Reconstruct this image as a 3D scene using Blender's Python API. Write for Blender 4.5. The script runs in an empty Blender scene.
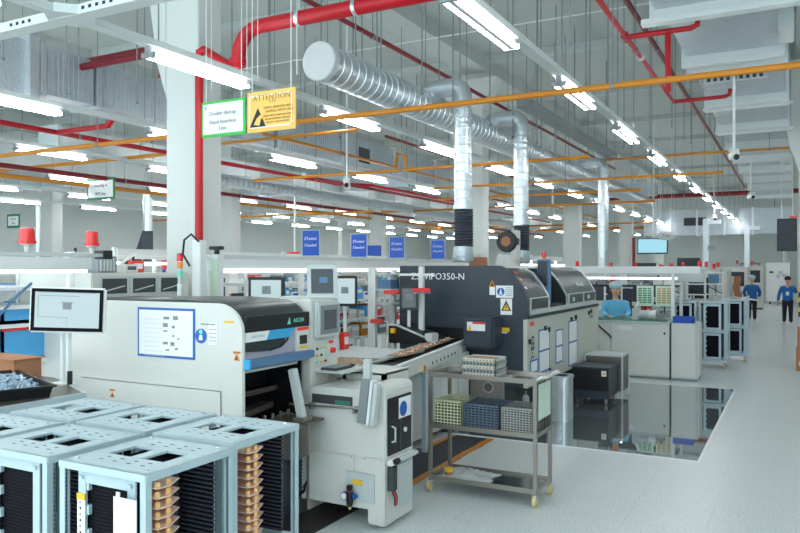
import bpy, bmesh, math, random
from mathutils import Vector, Matrix
random.seed(7)
PI = math.pi
scene = bpy.context.scene
COL = scene.collection
TH = math.atan((796-400)/740)
S_, C_ = math.sin(TH), math.cos(TH)
H = 2.0
def spot(px, py, d):
    """a point of the hall at a given distance along the view"""
    u = (px-400)/740
    return Vector((d*(-S_+u*C_), d*(C_+u*S_), H-d*(py-268)/740))
def onX(px, py, X):
    u = (px-400)/740
    return spot(px, py, X/(-S_+u*C_))
def onY(px, py, Y):
    u = (px-400)/740
    return spot(px, py, Y/(C_+u*S_))
def onZ(px, py, z):
    return spot(px, py, 740*(H-z)/(py-268))
ORD = ['first','second','third','fourth','fifth','sixth','seventh','eighth','ninth','tenth','eleventh','twelfth','thirteenth','fourteenth','fifteenth','sixteenth','seventeenth','eighteenth','nineteenth','twentieth']
# ---------------------------------------------------------------- materials
def lin(c):
    return tuple(((x/255)/12.92 if x/255 <= .04045 else ((x/255+.055)/1.055)**2.4) for x in c)+(1,)
MATS = {}
def mat(name, rgb, rough=.5, metal=0, var=.06, scale=6, bump=0, bscale=60, emit=0, stretch=None, alpha=1, trans=0, coat=0, spec=.5):
    m = bpy.data.materials.new(name); m.use_nodes = True
    nt = m.node_tree; N = nt.nodes; L = nt.links
    b = N['Principled BSDF']
    b.inputs['Roughness'].default_value = rough
    b.inputs['Metallic'].default_value = metal
    b.inputs['Specular IOR Level'].default_value = spec
    b.inputs['Coat Weight'].default_value = coat
    col = lin(rgb)
    tc = N.new('ShaderNodeTexCoord'); mp = N.new('ShaderNodeMapping')
    L.new(tc.outputs['Object'], mp.inputs['Vector'])
    if stretch: mp.inputs['Scale'].default_value = stretch
    nz = N.new('ShaderNodeTexNoise'); nz.inputs['Scale'].default_value = scale; nz.inputs['Detail'].default_value = 3
    L.new(mp.outputs[0], nz.inputs['Vector'])
    mx = N.new('ShaderNodeMix'); mx.data_type = 'RGBA'
    mx.inputs[6].default_value = tuple(max(0, x*(1-var)) for x in col[:3])+(1,)
    mx.inputs[7].default_value = tuple(min(1, x*(1+var)) for x in col[:3])+(1,)
    L.new(nz.outputs['Fac'], mx.inputs[0])
    L.new(mx.outputs[2], b.inputs['Base Color'])
    if bump:
        n2 = N.new('ShaderNodeTexNoise'); n2.inputs['Scale'].default_value = bscale; n2.inputs['Detail'].default_value = 2
        L.new(mp.outputs[0], n2.inputs['Vector'])
        bp = N.new('ShaderNodeBump'); bp.inputs['Strength'].default_value = bump; bp.inputs['Distance'].default_value = .02
        L.new(n2.outputs['Fac'], bp.inputs['Height']); L.new(bp.outputs[0], b.inputs['Normal'])
    if emit:
        b.inputs['Emission Color'].default_value = col; b.inputs['Emission Strength'].default_value = emit
    if emit and emit < 1:
        mx.inputs[6].default_value = mx.inputs[7].default_value = (.05,.055,.06,1)
    if trans: b.inputs['Transmission Weight'].default_value = trans
    if alpha < 1: b.inputs['Alpha'].default_value = alpha
    MATS[name] = m
    return m
white = mat('white_enamel', (226,230,227), .38, var=.02)
cream = mat('cream_enamel', (214,215,208), .4, var=.03)
pale = mat('pale_grey_paint', (196,203,202), .45, var=.04)
midgrey = mat('mid_grey_paint', (132,138,140), .45, var=.06)
black = mat('black_plastic', (22,23,27), .38, var=.15)
blackfab = mat('matt_black_plastic', (20,20,26), .8, var=.2, spec=.15)
slate = mat('dark_slate_paint', (52,60,71), .38, var=.2, scale=3)
slateside = mat('pale_sage_panel', (190,193,181), .4, var=.03)
hoodm = mat('smoked_hood', (44,51,52), .28, var=.1)
steel = mat('brushed_steel', (160,153,145), .34, .8, var=.08, scale=20, stretch=(1,1,12))
steeldk = mat('dull_steel', (120,114,106), .4, .8, var=.15, scale=5)
alu = mat('rack_aluminium', (186,205,211), .42, .15, var=.05, scale=9)
galv = mat('galvanised_sheet', (214,222,226), .3, .75, var=.10, scale=9, bump=.35, bscale=14)
foil = mat('foil_wrap', (190,200,205), .34, .6, var=.12, scale=8, bump=.6, bscale=22)
redp = mat('red_pipe_paint', (182,2,24), .45, var=.08)
darkred = mat('dark_red_pipe_paint', (124,14,28), .4, var=.08)
orangep = mat('orange_pipe_paint', (204,130,28), .4, var=.08)
conc = mat('painted_concrete', (208,213,209), .75, var=.04, scale=1.5)
wallm = mat('pale_wall_paint', (206,215,212), .8, var=.03, scale=.6)
ceilm = mat('grey_green_deck_paint', (176,187,183), .8, var=.05, scale=.8)
beamm = mat('grey_beam_paint', (184,193,190), .7, var=.04, scale=1)
chan = mat('light_channel_paint', (212,220,219), .45, var=.03)
striplamp = mat('lit_strip_lamp', (250,252,255), .5, var=0, emit=1.3)
tube = mat('lit_tube', (250,252,255), .5, var=0, emit=17)
bluem = mat('blue_sign_face', (24,84,190), .45, var=.04)
bluebin = mat('blue_bin_plastic', (84,176,232), .4, var=.08)
bluebar = mat('steel_blue_paint', (84,124,160), .35, var=.05)
cyan = mat('cyan_sticker', (60,170,220), .35, var=.03)
redbright = mat('red_beacon_lens', (235,40,42), .25, var=.05, coat=.5)
redbin = mat('coral_red_plastic', (238,70,60), .45, var=.06)
amber = mat('amber_lens', (240,140,60), .3, var=.05)
yellow = mat('yellow_label', (240,190,40), .5, var=.04)
signyellow = mat('ochre_sign_face', (246,196,98), .5, var=.03)
signgreen = mat('green_sign_border', (54,190,70), .5, var=.05)
dkgreen = mat('dark_green_sign_border', (50,130,84), .5, var=.05)
paper = mat('white_paper', (236,238,238), .7, var=.02)
mint = mat('pale_green_paper', (200,222,204), .7, var=.1, scale=20)
ink = mat('dark_ink', (40,44,50), .7, var=.1)
olive = mat('olive_ink', (176,138,66), .7, var=.1)
inkblue = mat('blue_ink', (34,100,180), .5, var=.05)
silvertext = mat('white_ink', (240,242,245), .5, var=0)
battenm = mat('batten_body_enamel', (150,156,158), .5, var=.02)
screen = mat('lit_screen', (192,216,220), .3, var=.03, emit=.42)
screenblue = mat('lit_blue_screen', (150,208,226), .3, var=.05, emit=.5)
screendk = mat('dark_screen', (112,128,142), .15, var=.1, scale=4, emit=.08)
copper = mat('copper_orange', (254,192,124), .4, .1, var=.15, scale=30)
pinkboard = mat('bare_board', (250,210,192), .45, var=.12, scale=25)
brown = mat('cardboard', (176,122,88), .8, var=.1)
brownbd = mat('brown_circuit_board', (150,118,84), .5, var=.35, scale=60)
grnbd = mat('green_circuit_board', (60,130,110), .4, var=.3, scale=50)
shelfsteel = mat('mirror_steel_sheet', (168,168,166), .16, 1, var=.05, scale=4)
darkbrown = mat('dark_brown_reflection', (48,42,42), .5, var=.15)
rubber = mat('dark_flexible_hose', (62,66,78), .6, var=.15)
skin = mat('skin', (214,166,140), .5, var=.05)
bluegown = mat('light_blue_gown', (104,184,222), .7, var=.12, scale=8)
bluejack = mat('blue_smock', (28,104,178), .7, var=.12, scale=6)
capm = mat('pale_blue_cap', (170,200,210), .7, var=.06)
hairm = mat('dark_hair', (30,24,24), .6, var=.2)
trous = mat('dark_trousers', (34,34,42), .8, var=.2)
casterm = mat('cream_caster_wheel', (214,194,142), .5, var=.08)
glassy = mat('smoked_window', (172,170,184), .35, var=.05)
greenlamp = mat('green_lens', (120,220,190), .3, var=.04)
matfloor = mat('dark_ribbed_mat', (52,56,64), .6, var=.35, scale=14)
creamlat = mat('cream_green_plastic', (206,208,170), .5, var=.1, scale=30)
bluelat = mat('blue_grey_plastic', (92,108,126), .4, var=.3, scale=40)
greylat = mat('warm_grey_plastic', (156,156,150), .45, var=.15, scale=40)
whitebag = mat('clear_plastic_bag', (214,220,218), .25, var=.08, scale=12, alpha=.75)
partsm = mat('pale_blue_parts', (168,190,208), .3, var=.5, scale=40)
ductdark = mat('dark_vent_mesh', (62,66,68), .6, var=.1)
# floor
def floor_mat():
    m = bpy.data.materials.new('speckled_floor'); m.use_nodes = True
    nt = m.node_tree; N = nt.nodes; L = nt.links; b = N['Principled BSDF']
    tc = N.new('ShaderNodeTexCoord')
    n1 = N.new('ShaderNodeTexNoise'); n1.inputs['Scale'].default_value = 75; n1.inputs['Detail'].default_value = 3
    n2 = N.new('ShaderNodeTexNoise'); n2.inputs['Scale'].default_value = .6
    for n in (n1, n2): L.new(tc.outputs['Object'], n.inputs['Vector'])
    cr = N.new('ShaderNodeValToRGB'); cr.color_ramp.elements[0].position = .36; cr.color_ramp.elements[1].position = .5
    cr.color_ramp.elements[0].color = lin((176,187,188)); cr.color_ramp.elements[1].color = lin((220,224,222))
    L.new(n1.outputs['Fac'], cr.inputs[0])
    br = N.new('ShaderNodeTexBrick'); br.offset = 0
    br.inputs['Scale'].default_value = 1; br.inputs['Brick Width'].default_value = .6; br.inputs['Row Height'].default_value = .6
    br.inputs['Mortar Size'].default_value = .003; br.inputs['Color1'].default_value = (1,1,1,1); br.inputs['Color2'].default_value = (.975,.98,.985,1); br.inputs['Mortar'].default_value = (.84,.86,.87,1)
    L.new(tc.outputs['Object'], br.inputs['Vector'])
    mx = N.new('ShaderNodeMix'); mx.data_type = 'RGBA'; mx.blend_type = 'MULTIPLY'; mx.inputs[0].default_value = 1
    L.new(cr.outputs[0], mx.inputs[6]); L.new(br.outputs['Color'], mx.inputs[7]); L.new(mx.outputs[2], b.inputs['Base Color'])
    mr = N.new('ShaderNodeMapRange'); mr.inputs[3].default_value = .27; mr.inputs[4].default_value = .29
    L.new(n2.outputs['Fac'], mr.inputs[0]); L.new(mr.outputs[0], b.inputs['Roughness'])
    bp = N.new('ShaderNodeBump'); bp.inputs['Strength'].default_value = .12; bp.inputs['Distance'].default_value = .004
    L.new(n1.outputs['Fac'], bp.inputs['Height']); L.new(bp.outputs[0], b.inputs['Normal'])
    return m
floorm = floor_mat()
polish = mat('polished_dark_resin', (172,180,184), .03, .8, var=.06, scale=1.2)

# ---------------------------------------------------------------- mesh builder
class MB:
    def __init__(s): s.v = []; s.f = []
    def add(s, vs, fs):
        n = len(s.v); s.v += [tuple(v) for v in vs]; s.f += [tuple(i+n for i in f) for f in fs]; return s
    def b(s, x0, x1, y0, y1, z0, z1):
        x0, x1 = min(x0,x1), max(x0,x1); y0, y1 = min(y0,y1), max(y0,y1); z0, z1 = min(z0,z1), max(z0,z1)
        vs = [(x,y,z) for z in (z0,z1) for y in (y0,y1) for x in (x0,x1)]
        return s.add(vs, [(0,2,3,1),(4,5,7,6),(0,1,5,4),(2,6,7,3),(0,4,6,2),(1,3,7,5)])
    def box(s, c, d, rz=0, rx=0, ry=0):
        M = Matrix.Rotation(rz,4,'Z') @ Matrix.Rotation(ry,4,'Y') @ Matrix.Rotation(rx,4,'X')
        c = Vector(c); vs = [c+(M@Vector((x*d[0]/2, y*d[1]/2, z*d[2]/2))) for z in (-1,1) for y in (-1,1) for x in (-1,1)]
        return s.add(vs, [(0,2,3,1),(4,5,7,6),(0,1,5,4),(2,6,7,3),(0,4,6,2),(1,3,7,5)])
    def bar(s, p, q, w, h=None):
        """square bar between two points"""
        p, q = Vector(p), Vector(q); h = h or w
        d = (q-p).normalized(); up = Vector((0,0,1)) if abs(d.z) < .95 else Vector((1,0,0))
        a = d.cross(up).normalized()*w/2; c = a.cross(d).normalized()*h/2
        vs = [p-a-c, p+a-c, p+a+c, p-a+c, q-a-c, q+a-c, q+a+c, q-a+c]
        return s.add(vs, [(3,2,1,0),(4,5,6,7),(0,1,5,4),(1,2,6,5),(2,3,7,6),(3,0,4,7)])
    def tube(s, p, q, r, n=12, r2=None):
        p, q = Vector(p), Vector(q); r2 = r if r2 is None else r2
        d = (q-p).normalized(); up = Vector((0,0,1)) if abs(d.z) < .95 else Vector((1,0,0))
        a = d.cross(up).normalized(); c = a.cross(d).normalized()
        vs = [p+(a*math.cos(2*PI*i/n)+c*math.sin(2*PI*i/n))*r for i in range(n)]+[q+(a*math.cos(2*PI*i/n)+c*math.sin(2*PI*i/n))*r2 for i in range(n)]
        fs = [(i, (i+1)%n, n+(i+1)%n, n+i) for i in range(n)]+[tuple(range(n-1,-1,-1)), tuple(range(n,2*n))]
        return s.add(vs, fs)
    def path(s, pts, r, n=10):
        """swept tube through points, mitred"""
        P = [Vector(p) for p in pts]; rings = []; a = None
        for i, p in enumerate(P):
            if i == 0: t = (P[1]-p).normalized()
            elif i == len(P)-1: t = (p-P[i-1]).normalized()
            else: t = ((p-P[i-1]).normalized()+(P[i+1]-p).normalized()).normalized()
            if a is None:
                up = Vector((0,0,1)) if abs(t.z) < .9 else Vector((1,0,0)); a = t.cross(up).normalized()
            a = (a-t*a.dot(t)).normalized(); c = t.cross(a)
            rings.append([p+(a*math.cos(2*PI*k/n)+c*math.sin(2*PI*k/n))*r for k in range(n)])
        vs = [v for R in rings for v in R]; fs = []
        for i in range(len(P)-1):
            for k in range(n): fs.append((i*n+k, i*n+(k+1)%n, (i+1)*n+(k+1)%n, (i+1)*n+k))
        fs += [tuple(range(n-1,-1,-1)), tuple(range((len(P)-1)*n, len(P)*n))]
        return s.add(vs, fs)
    def lathe(s, c, prof, n=16, axis='Z'):
        """prof: list of (r, h)"""
        c = Vector(c); vs = []; fs = []
        for r, h in prof:
            for k in range(n):
                x, y = r*math.cos(2*PI*k/n), r*math.sin(2*PI*k/n)
                vs.append(c+(Vector((x,y,h)) if axis == 'Z' else Vector((h,x,y)) if axis == 'X' else Vector((y,h,x))))
        m = len(prof)
        for i in range(m-1):
            for k in range(n): fs.append((i*n+k, i*n+(k+1)%n, (i+1)*n+(k+1)%n, (i+1)*n+k))
        fs += [tuple(range(n-1,-1,-1)), tuple(range((m-1)*n, m*n))]
        return s.add(vs, fs)
    def prism(s, poly, a0, a1, axis='Y'):
        """poly of (p,q): Y axis -> (x,z); X axis -> (y,z); Z axis -> (x,y)"""
        def mk(p, q, a): return (p,a,q) if axis == 'Y' else (a,p,q) if axis == 'X' else (p,q,a)
        n = len(poly); vs = [mk(p,q,a0) for p,q in poly]+[mk(p,q,a1) for p,q in poly]
        fs = [(i,(i+1)%n,n+(i+1)%n,n+i) for i in range(n)]+[tuple(range(n-1,-1,-1)), tuple(range(n,2*n))]
        return s.add(vs, fs)
    def ball(s, c, r, n=12, m=8, sx=1, sy=1, sz=1):
        prof = [(max(.002,math.sin(PI*i/m)), -math.cos(PI*i/m)) for i in range(m+1)]
        c = Vector(c); t = MB(); t.lathe((0,0,0), prof, n)
        return s.add([c+Vector((v[0]*r*sx, v[1]*r*sy, v[2]*r*sz)) for v in t.v], t.f)
    def build(s, name, m, parent=None, bev=0, kind=None, smooth=True):
        off = Vector((0,0,0)); p = parent
        while p is not None: off += p.location; p = p.parent
        me = bpy.data.meshes.new(name)
        me.from_pydata([tuple(Vector(v)-off) for v in s.v], [], s.f)
        bm = bmesh.new(); bm.from_mesh(me); bmesh.ops.recalc_face_normals(bm, faces=bm.faces)
        if bev:
            bmesh.ops.bevel(bm, geom=[e for e in bm.edges if len(e.link_faces) == 2 and e.calc_face_angle(0) > .5], offset=bev, segments=2, affect='EDGES', clamp_overlap=True)
        bm.to_mesh(me); bm.free()
        if smooth:
            for q in me.polygons: q.use_smooth = True
            me.set_sharp_from_angle(angle=.6)
        me.materials.append(m)
        o = bpy.data.objects.new(name, me); COL.objects.link(o)
        if parent is not None: o.parent = parent
        if kind: o['kind'] = kind
        return o
def B(*a): return MB().b(*a)
def thing(name, label, cat, loc=(0,0,0), rz=0, group=None):
    o = bpy.data.objects.new(name, None); COL.objects.link(o); o.empty_display_size = .1
    o.location = loc; o.rotation_euler = (0,0,rz); o['label'] = label; o['category'] = cat
    if group: o['group'] = group
    return o
def tag(o, label, cat, group=None):
    o['label'] = label; o['category'] = cat
    if group: o['group'] = group
    return o
def dup(root, loc, rz=None, label=None, group=None):
    r = root.copy(); COL.objects.link(r); r.location = loc
    if rz is not None: r.rotation_euler = (0,0,rz)
    if label: r['label'] = label
    if group: r['group'] = group
    for ch in list(root.children):
        if ch.name in r.name: pass
        c = ch.copy(); COL.objects.link(c); c.parent = r
        for g in list(ch.children):
            q = g.copy(); COL.objects.link(q); q.parent = c
    return r
def words(name, s, size, M, m, parent=None, ext=.0015, align='CENTER'):
    """lettering as a mesh; M places text plane (x right, y up)"""
    cu = bpy.data.curves.new(name, 'FONT'); cu.body = s; cu.size = size; cu.extrude = ext; cu.align_x = align; cu.align_y = 'CENTER'; cu.resolution_u = 2
    t = bpy.data.objects.new(name+'_src', cu); COL.objects.link(t)
    dg = bpy.context.evaluated_depsgraph_get(); me = bpy.data.meshes.new_from_object(t.evaluated_get(dg))
    bpy.data.objects.remove(t); bpy.data.curves.remove(cu)
    off = Vector((0,0,0)); p = parent
    while p is not None: off += p.location; p = p.parent
    me.transform(Matrix.Translation(-off) @ M); me.materials.clear(); me.materials.append(m)
    o = bpy.data.objects.new(name, me); COL.objects.link(o)
    if parent is not None: o.parent = parent
    return o
def faceY(p, tilt=0):   # text facing -Y at p
    return Matrix.Translation(p) @ Matrix.Rotation(PI/2,4,'X') @ Matrix.Rotation(tilt,4,'Z')
def faceX(p, tilt=0):   # text facing +X
    return Matrix.Translation(p) @ Matrix.Rotation(PI/2,4,'Z') @ Matrix.Rotation(PI/2,4,'X') @ Matrix.Rotation(tilt,4,'Z')
def struct(name, mb, m, bev=0):
    o = mb.build(name, m, bev=bev); o['kind'] = 'structure'; return o

# ---------------------------------------------------------------- camera, world
cam = bpy.data.objects.new('camera', bpy.data.cameras.new('camera')); COL.objects.link(cam)
cam.location = (0,0,H); cam.rotation_euler = (PI/2,0,TH); cam.data.lens = 740/800*36; cam.data.sensor_width = 36
cam.data.shift_y = 1.5/800; cam.data.clip_end = 200
scene.camera = cam
w = bpy.data.worlds.new('world'); scene.world = w; w.use_nodes = True
bg = w.node_tree.nodes['Background']; bg.inputs[0].default_value = lin((214,232,240)); bg.inputs[1].default_value = 1.5
scene.view_settings.view_transform = 'Standard'; scene.view_settings.look = 'None'; scene.view_settings.gamma = 1; scene.view_settings.exposure = 1.1

# ---------------------------------------------------------------- hall shell
CZ = 6.8
struct('floor', B(-24,6,-4,49.3,-.2,0), floorm)
pf = MB().b(-7.2,-.9,8.2,13.3,0,.003); struct('floor', pf, polish)
ed = MB().b(-7.2,-.88,8.17,8.2,0,.005).b(-.9,-.87,8.2,13.3,0,.005); struct('trim_1', ed, paper)
struct('ceiling', B(-24,6,-4,49.3,CZ,CZ+.2), ceilm)
struct('wall_far', B(-24,6,49.3,49.5,0,CZ), wallm)
struct('wall_left', B(-24.2,-24,-4,49.5,0,CZ), wallm)
struct('wall_right', B(6,6.2,-4,49.5,0,CZ), wallm)
n = 0
for Y in (2.6, 6.8, 11.3, 15.8, 20.1, 24.4, 28.7, 33, 37.3, 41.6, 46):
    n += 1; struct('ceiling_beam', B(-24,6,Y-.13,Y+.13,CZ-.14,CZ), beamm)
for X in (-21.5,-14,-6.5,.3):
    struct('ceiling_beam', B(X-.3,X+.3,-4,49.3,CZ-.3,CZ), beamm)
cols = [(-6.5,6.8),(-6.5,15.8),(-6.5,24.2),(-6.5,33),(-6.5,41.6),(-14,16),(-14,24.4),(-14,33),(-14,41.6),(-21.5,16),(-21.5,24.4),(-21.5,33),(.31,17.5),(.31,33)]
for (X,Y) in cols:
    m = B(X-.26,X+.26,Y-.2,Y+.2,0,CZ-.5)
    m.prism([(X-.26,4.05),(X-.26,CZ-.5),(X-.72,CZ-.5),(X-.42,4.5)], Y-.2, Y+.2)
    if X < 0: m.prism([(X+.26,5.6),(X+.26,CZ-.5),(X+.6,CZ-.5)], Y-.2, Y+.2)
    struct('column', m, conc, .01)
# far wall doorway
d = struct('door_1', MB().b(-3.0,-1.9,49.23,49.3,0,2.3), midgrey)
MB().b(-2.92,-1.98,49.2,49.23,.05,2.22).build('door_panel', pale, d, .005)
MB().b(-2.85,-2.8,49.16,49.2,1.0,1.15).build('door_handle', steel, d)
# ================================================================ OVERHEAD
# --- batten lights
proto = thing('batten_light', 'x', 'ceiling light', (0,0,0), 0, 'twin-tube batten lights')
MB().prism([(-.028,.03),(-.022,-.01),(.022,-.01),(.028,.03),(.028,.09),(-.028,.09)], -.70, .70).build('housing', battenm, proto)
for sx in (-.052,.052): MB().tube((sx,-.66,.0),(sx,.66,.0),.017,10).build('tube', tube, proto)
for sy in (-.68,.68): MB().b(-.074,.074,sy-.02,sy+.02,-.02,.025).build('end_cap', battenm, proto)
rowname = {-1:'off to the right',0:'above the aisle',1:'above the conveyor',2:'left of the blue signs',3:'over the left shelving',4:'fifth from the aisle',5:'sixth from the aisle',6:'seventh from the aisle'}
first = True
LZ = 3.95
for m_ in range(-1,7):
    X = -2.22-3.02*m_
    k = 0
    for n_ in range(-2,15):
        Y = 5.58+2.82*n_
        dd = -X*S_+Y*C_; rr = X*C_+Y*S_
        vis = dd > 1 and abs(rr/dd) < .56 and (2.0/dd) < .37
        if not vis and m_ != -1 and (n_ > 4 or m_ > 4): continue  # right-hand row and near out-of-view lights are added for fill light
        k += 1
        lab = ('white batten light, %s from the camera in the row %s' % (ORD[k-1], rowname[m_]))
        if first: proto.location = (X,Y,LZ); proto['label'] = lab; first = False; o = proto
        else: o = dup(proto, (X,Y,LZ), 0, lab)
# --- channels that carry the lights
for m_ in range(-1,7):
    X = -2.22-3.02*m_
    t = thing('light_channel', 'long pale channel carrying the light row %s' % rowname[m_], 'cable tray', (X,0,4.04), 0)
    MB().b(X-.055,X+.055,0,47.5,4.037,4.1).build('channel', chan, t)
    for i in range(1,18):
        Y = 2.2+2.82*i
        if i > 16: continue
        MB().tube((X,Y,4.1),(X,Y,CZ),.007,6).build('hanger_rod', midgrey, t)
t = thing('light_channel', 'pale perforated channel crossing the light rows at upper left', 'cable tray', (-6,4.07,4.1))
m = MB().b(-12,-1.2,4.0,4.14,4.03,4.11)
m.build('channel', chan, t)
sl = MB()
for x in (-5.9,-5.82,-5.74,-5.66,-5.0,-4.92,-4.84,-4.76,-4.68): sl.b(x-.015,x+.015,3.995,4.0,4.06,4.085)
sl.build('slot_pattern', ink, t)
for x in (-10,-8,-6.2,-4.2,-2.4): MB().tube((x,4.07,4.11),(x,4.07,CZ),.008,6).build('hanger_rod', midgrey, t)
for sx in (-1,1):
    for sy in (-1,1): MB().prism([(-5.24+sx*.055,4.07+sy*.07),(-5.24+sx*.18,4.07+sy*.07),(-5.24+sx*.055,4.07+sy*.2)], 4.034, 4.106, 'Z').build('gusset_plate', chan, t)
# --- loose hanger rods with clamps
k = 0
for (px, y0, dd) in ((422,22,9),(453,16,9.4),(460,45,10),(490,64,11),(513,57,12),(537,64,12.5),(541,77,13),(556,90,13.5),(570,0,7),(586,0,9),(590,5,9),(608,10,10),(634,42,11),(650,42,12),(672,48,15),(684,60,15),(691,70,16),(652,160,22),(624,100,13),(362,45,9),(377,8,9),(381,0,9),(321,0,8.5),(353,0,9),(66,30,9),(3,20,7.5),(137,15,9.5),(270,60,11),(305,70,12),(340,85,12),(232,210,14)):
    p = spot(px, y0, dd); k += 1
    zb = max(4.1, p.z-1.6)
    t = thing('hanger_rod', 'thin grey threaded rod hanging from the deck with a small clamp at its foot', 'hanger', (p.x,p.y,zb), 0, 'bare threaded hanger rods')
    MB().tube((p.x,p.y,zb),(p.x,p.y,CZ),.009,6).build('rod', midgrey, t)
    MB().box((p.x,p.y,zb+.02),(.025,.03,.035)).build('clamp', midgrey, t)
# --- perpendicular seams of the deck
for Y,z in ((5.6,6.35),(8.6,6.3),(12.5,6.3),(18,6.3)):
    tag(MB().tube((-20,Y,z),(5,Y,z),.012,6).build('tie_wire', white), 'thin pale tie wire stretched under the deck, %s' % {5.6:'nearest the camera',8.6:'second from the camera',12.5:'third from the camera',18:'farthest one'}[Y], 'wire')
# --- fire pipes
t = thing('fire_main_pipe', 'thick bright red fire main bending down beside the front column', 'pipe', (-5.6,6.35,4.6))
a = onY(250,37,6.35)
elb = [(2.5,6.35,4.62)]+[(-5.12,6.35,4.62)]+[(-5.12-.3*math.sin(q),6.35,4.32+.3*math.cos(q)) for q in (PI/8,PI/4,3*PI/8,PI/2)]+[(-5.42,6.35,4.22)]
MB().path(elb, .078, 16).build('main_pipe', redp, t)
MB().tube((-5.42,6.35,4.3),(-5.42,6.35,4.24),.1,16).build('flange', redp, t)
MB().path([(-5.42,6.35,4.24),(-5.44,6.38,4.18),(-5.55,6.4,4.24),(-5.98,6.42,4.5),(-6.05,6.42,4.48),(-6.06,6.42,4.3)], .05, 12).build('elbow', redp, t)
MB().path([(-6.06,6.42,4.4),(-6.06,6.42,2.2),(-6.06,6.42,.0)], .047, 12).build('riser', redp, t)
for x in (-4.6,-3.9,-2.9): MB().tube((x,6.35,4.7),(x,6.35,CZ),.01,6).build('hanger_rod', pale, t)
for x in (-4.6,-3.9,-2.9): MB().tube((x-.02,6.35,4.62),(x+.02,6.35,4.62),.086,16).build('pipe_clamp', galv, t)
def pipe(name, lab, m, pts, r, hang=(), hz=CZ, n=10):
    t = thing(name, lab, 'pipe', pts[0])
    MB().path(pts, r, n).build('run', m, t)
    for p in hang:
        MB().tube((p[0],p[1],p[2]+r),(p[0],p[1],hz),.007,6).build('hanger_rod', midgrey, t)
        MB().tube((p[0]-.001,p[1]-.02,p[2]),(p[0],p[1]+.02,p[2]),r*1.25,n).build('pipe_clamp', midgrey, t) if abs(pts[0][0]-pts[-1][0]) < abs(pts[0][1]-pts[-1][1]) else MB().tube((p[0]-.02,p[1],p[2]),(p[0]+.02,p[1],p[2]),r*1.25,n).build('pipe_clamp', midgrey, t)
    return t
pipe('sprinkler_pipe','thin dark red sprinkler pipe running above the spiral duct', darkred, [(-4.67,3,4.9),(-4.67,22,4.9)], .032, [(-4.67,y,4.9) for y in (8,11,14)])
pr = pipe('sprinkler_pipe','bright red sprinkler pipe with two branches under the insulated duct', redp, [(-1.85,4,4.85),(-1.85,13.4,4.85),(-1.05,13.4,4.85),(-.97,13.4,4.88),(-.96,13.4,4.97)], .034, [(-1.85,y,4.85) for y in (7,10)])
p = onX(623,37,-1.85)
MB().path([(-1.85,9.38,4.85),(-1.1,9.38,4.85),(-1.03,9.38,4.88),(-1.02,9.38,4.98)], .034).build('branch', redp, pr)
MB().path([(-1.36,9.38,4.85),(-1.36,9.38,4.12)], .034).build('drop', redp, pr)
MB().tube((-1.85,9.28,4.85),(-1.85,9.48,4.85),.05).build('coupling', redp, pr)
MB().tube((-1.85,10.3,4.85),(-1.85,10.4,4.85),.045).build('coupling', white, pr)
pipe('sprinkler_pipe','dark red sprinkler pipe running away close beside the insulated duct', darkred, [(-1.9,5,5.4),(-1.9,34,5.4)], .036, [(-1.9,y,5.4) for y in (12,16,20)])
pipe('sprinkler_pipe','dark red pipe crossing below the far end of the insulated duct', darkred, [(-9,32,4.95),(2,32,4.95)], .09, [(x,32,4.95) for x in (-7,-4)])
pipe('sprinkler_pipe','red pipe zigzagging along the far-left duct', redp, [(-10.1,6,4.1),(-10.1,15.5,4.1),(-9.5,16.3,4.1),(-9.5,24,4.1)], .04, [(-10.1,y,4.1) for y in (8,11,14)])
pipe('sprinkler_pipe','short red branch rising beside the far-left duct', redp, [(-10.1,7.6,4.1),(-8.95,7.6,4.1),(-8.85,7.6,4.2)], .04)
pipe('sprinkler_pipe','dark red pipe above the zigzag pipe at left', darkred, [(-9.9,9.5,4.55),(-9.9,30,4.55)], .035)
pipe('sprinkler_pipe','long dark red pipe over the hanging white area sign', darkred, [(-13.6,7,4.0),(-13.6,44,4.0)], .05, [(-13.6,y,4.0) for y in (12,16,20,24)])
pipe('sprinkler_pipe','dark red pipe stub crossing behind the front column at upper left', darkred, [(-7.4,5.1,4.95),(-7.4,9,4.95)], .035)
pb = thing('sprinkler_pipe','pair of thick dark red pipes meeting the front column at upper left','pipe',(-7.4,7.2,4.95))
MB().tube((-9.6,7.3,4.98),(-6.76,7.3,4.98),.05).build('run', darkred, pb); MB().tube((-9.6,7.1,4.84),(-6.76,7.1,4.84),.05).build('run', darkred, pb)
MB().tube((-7.25,7.0,5.05),(-7.25,7.0,4.45),.045).build('drop', darkred, pb)
pipe('sprinkler_pipe','dark red pipe between the orange cross pipes at mid distance', darkred, [(-9,13,3.9),(-9,30,3.9)], .035)
pipe('sprinkler_pipe','dark red pipe over the middle light rows', darkred, [(-7,12.5,4.55),(-7,26,4.55)], .03)
tt = pipe('sprinkler_riser','dark red standpipe on the far aisle column', darkred, [(-6.1,32.5,0),(-6.1,32.5,3.3)], .06)
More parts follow.
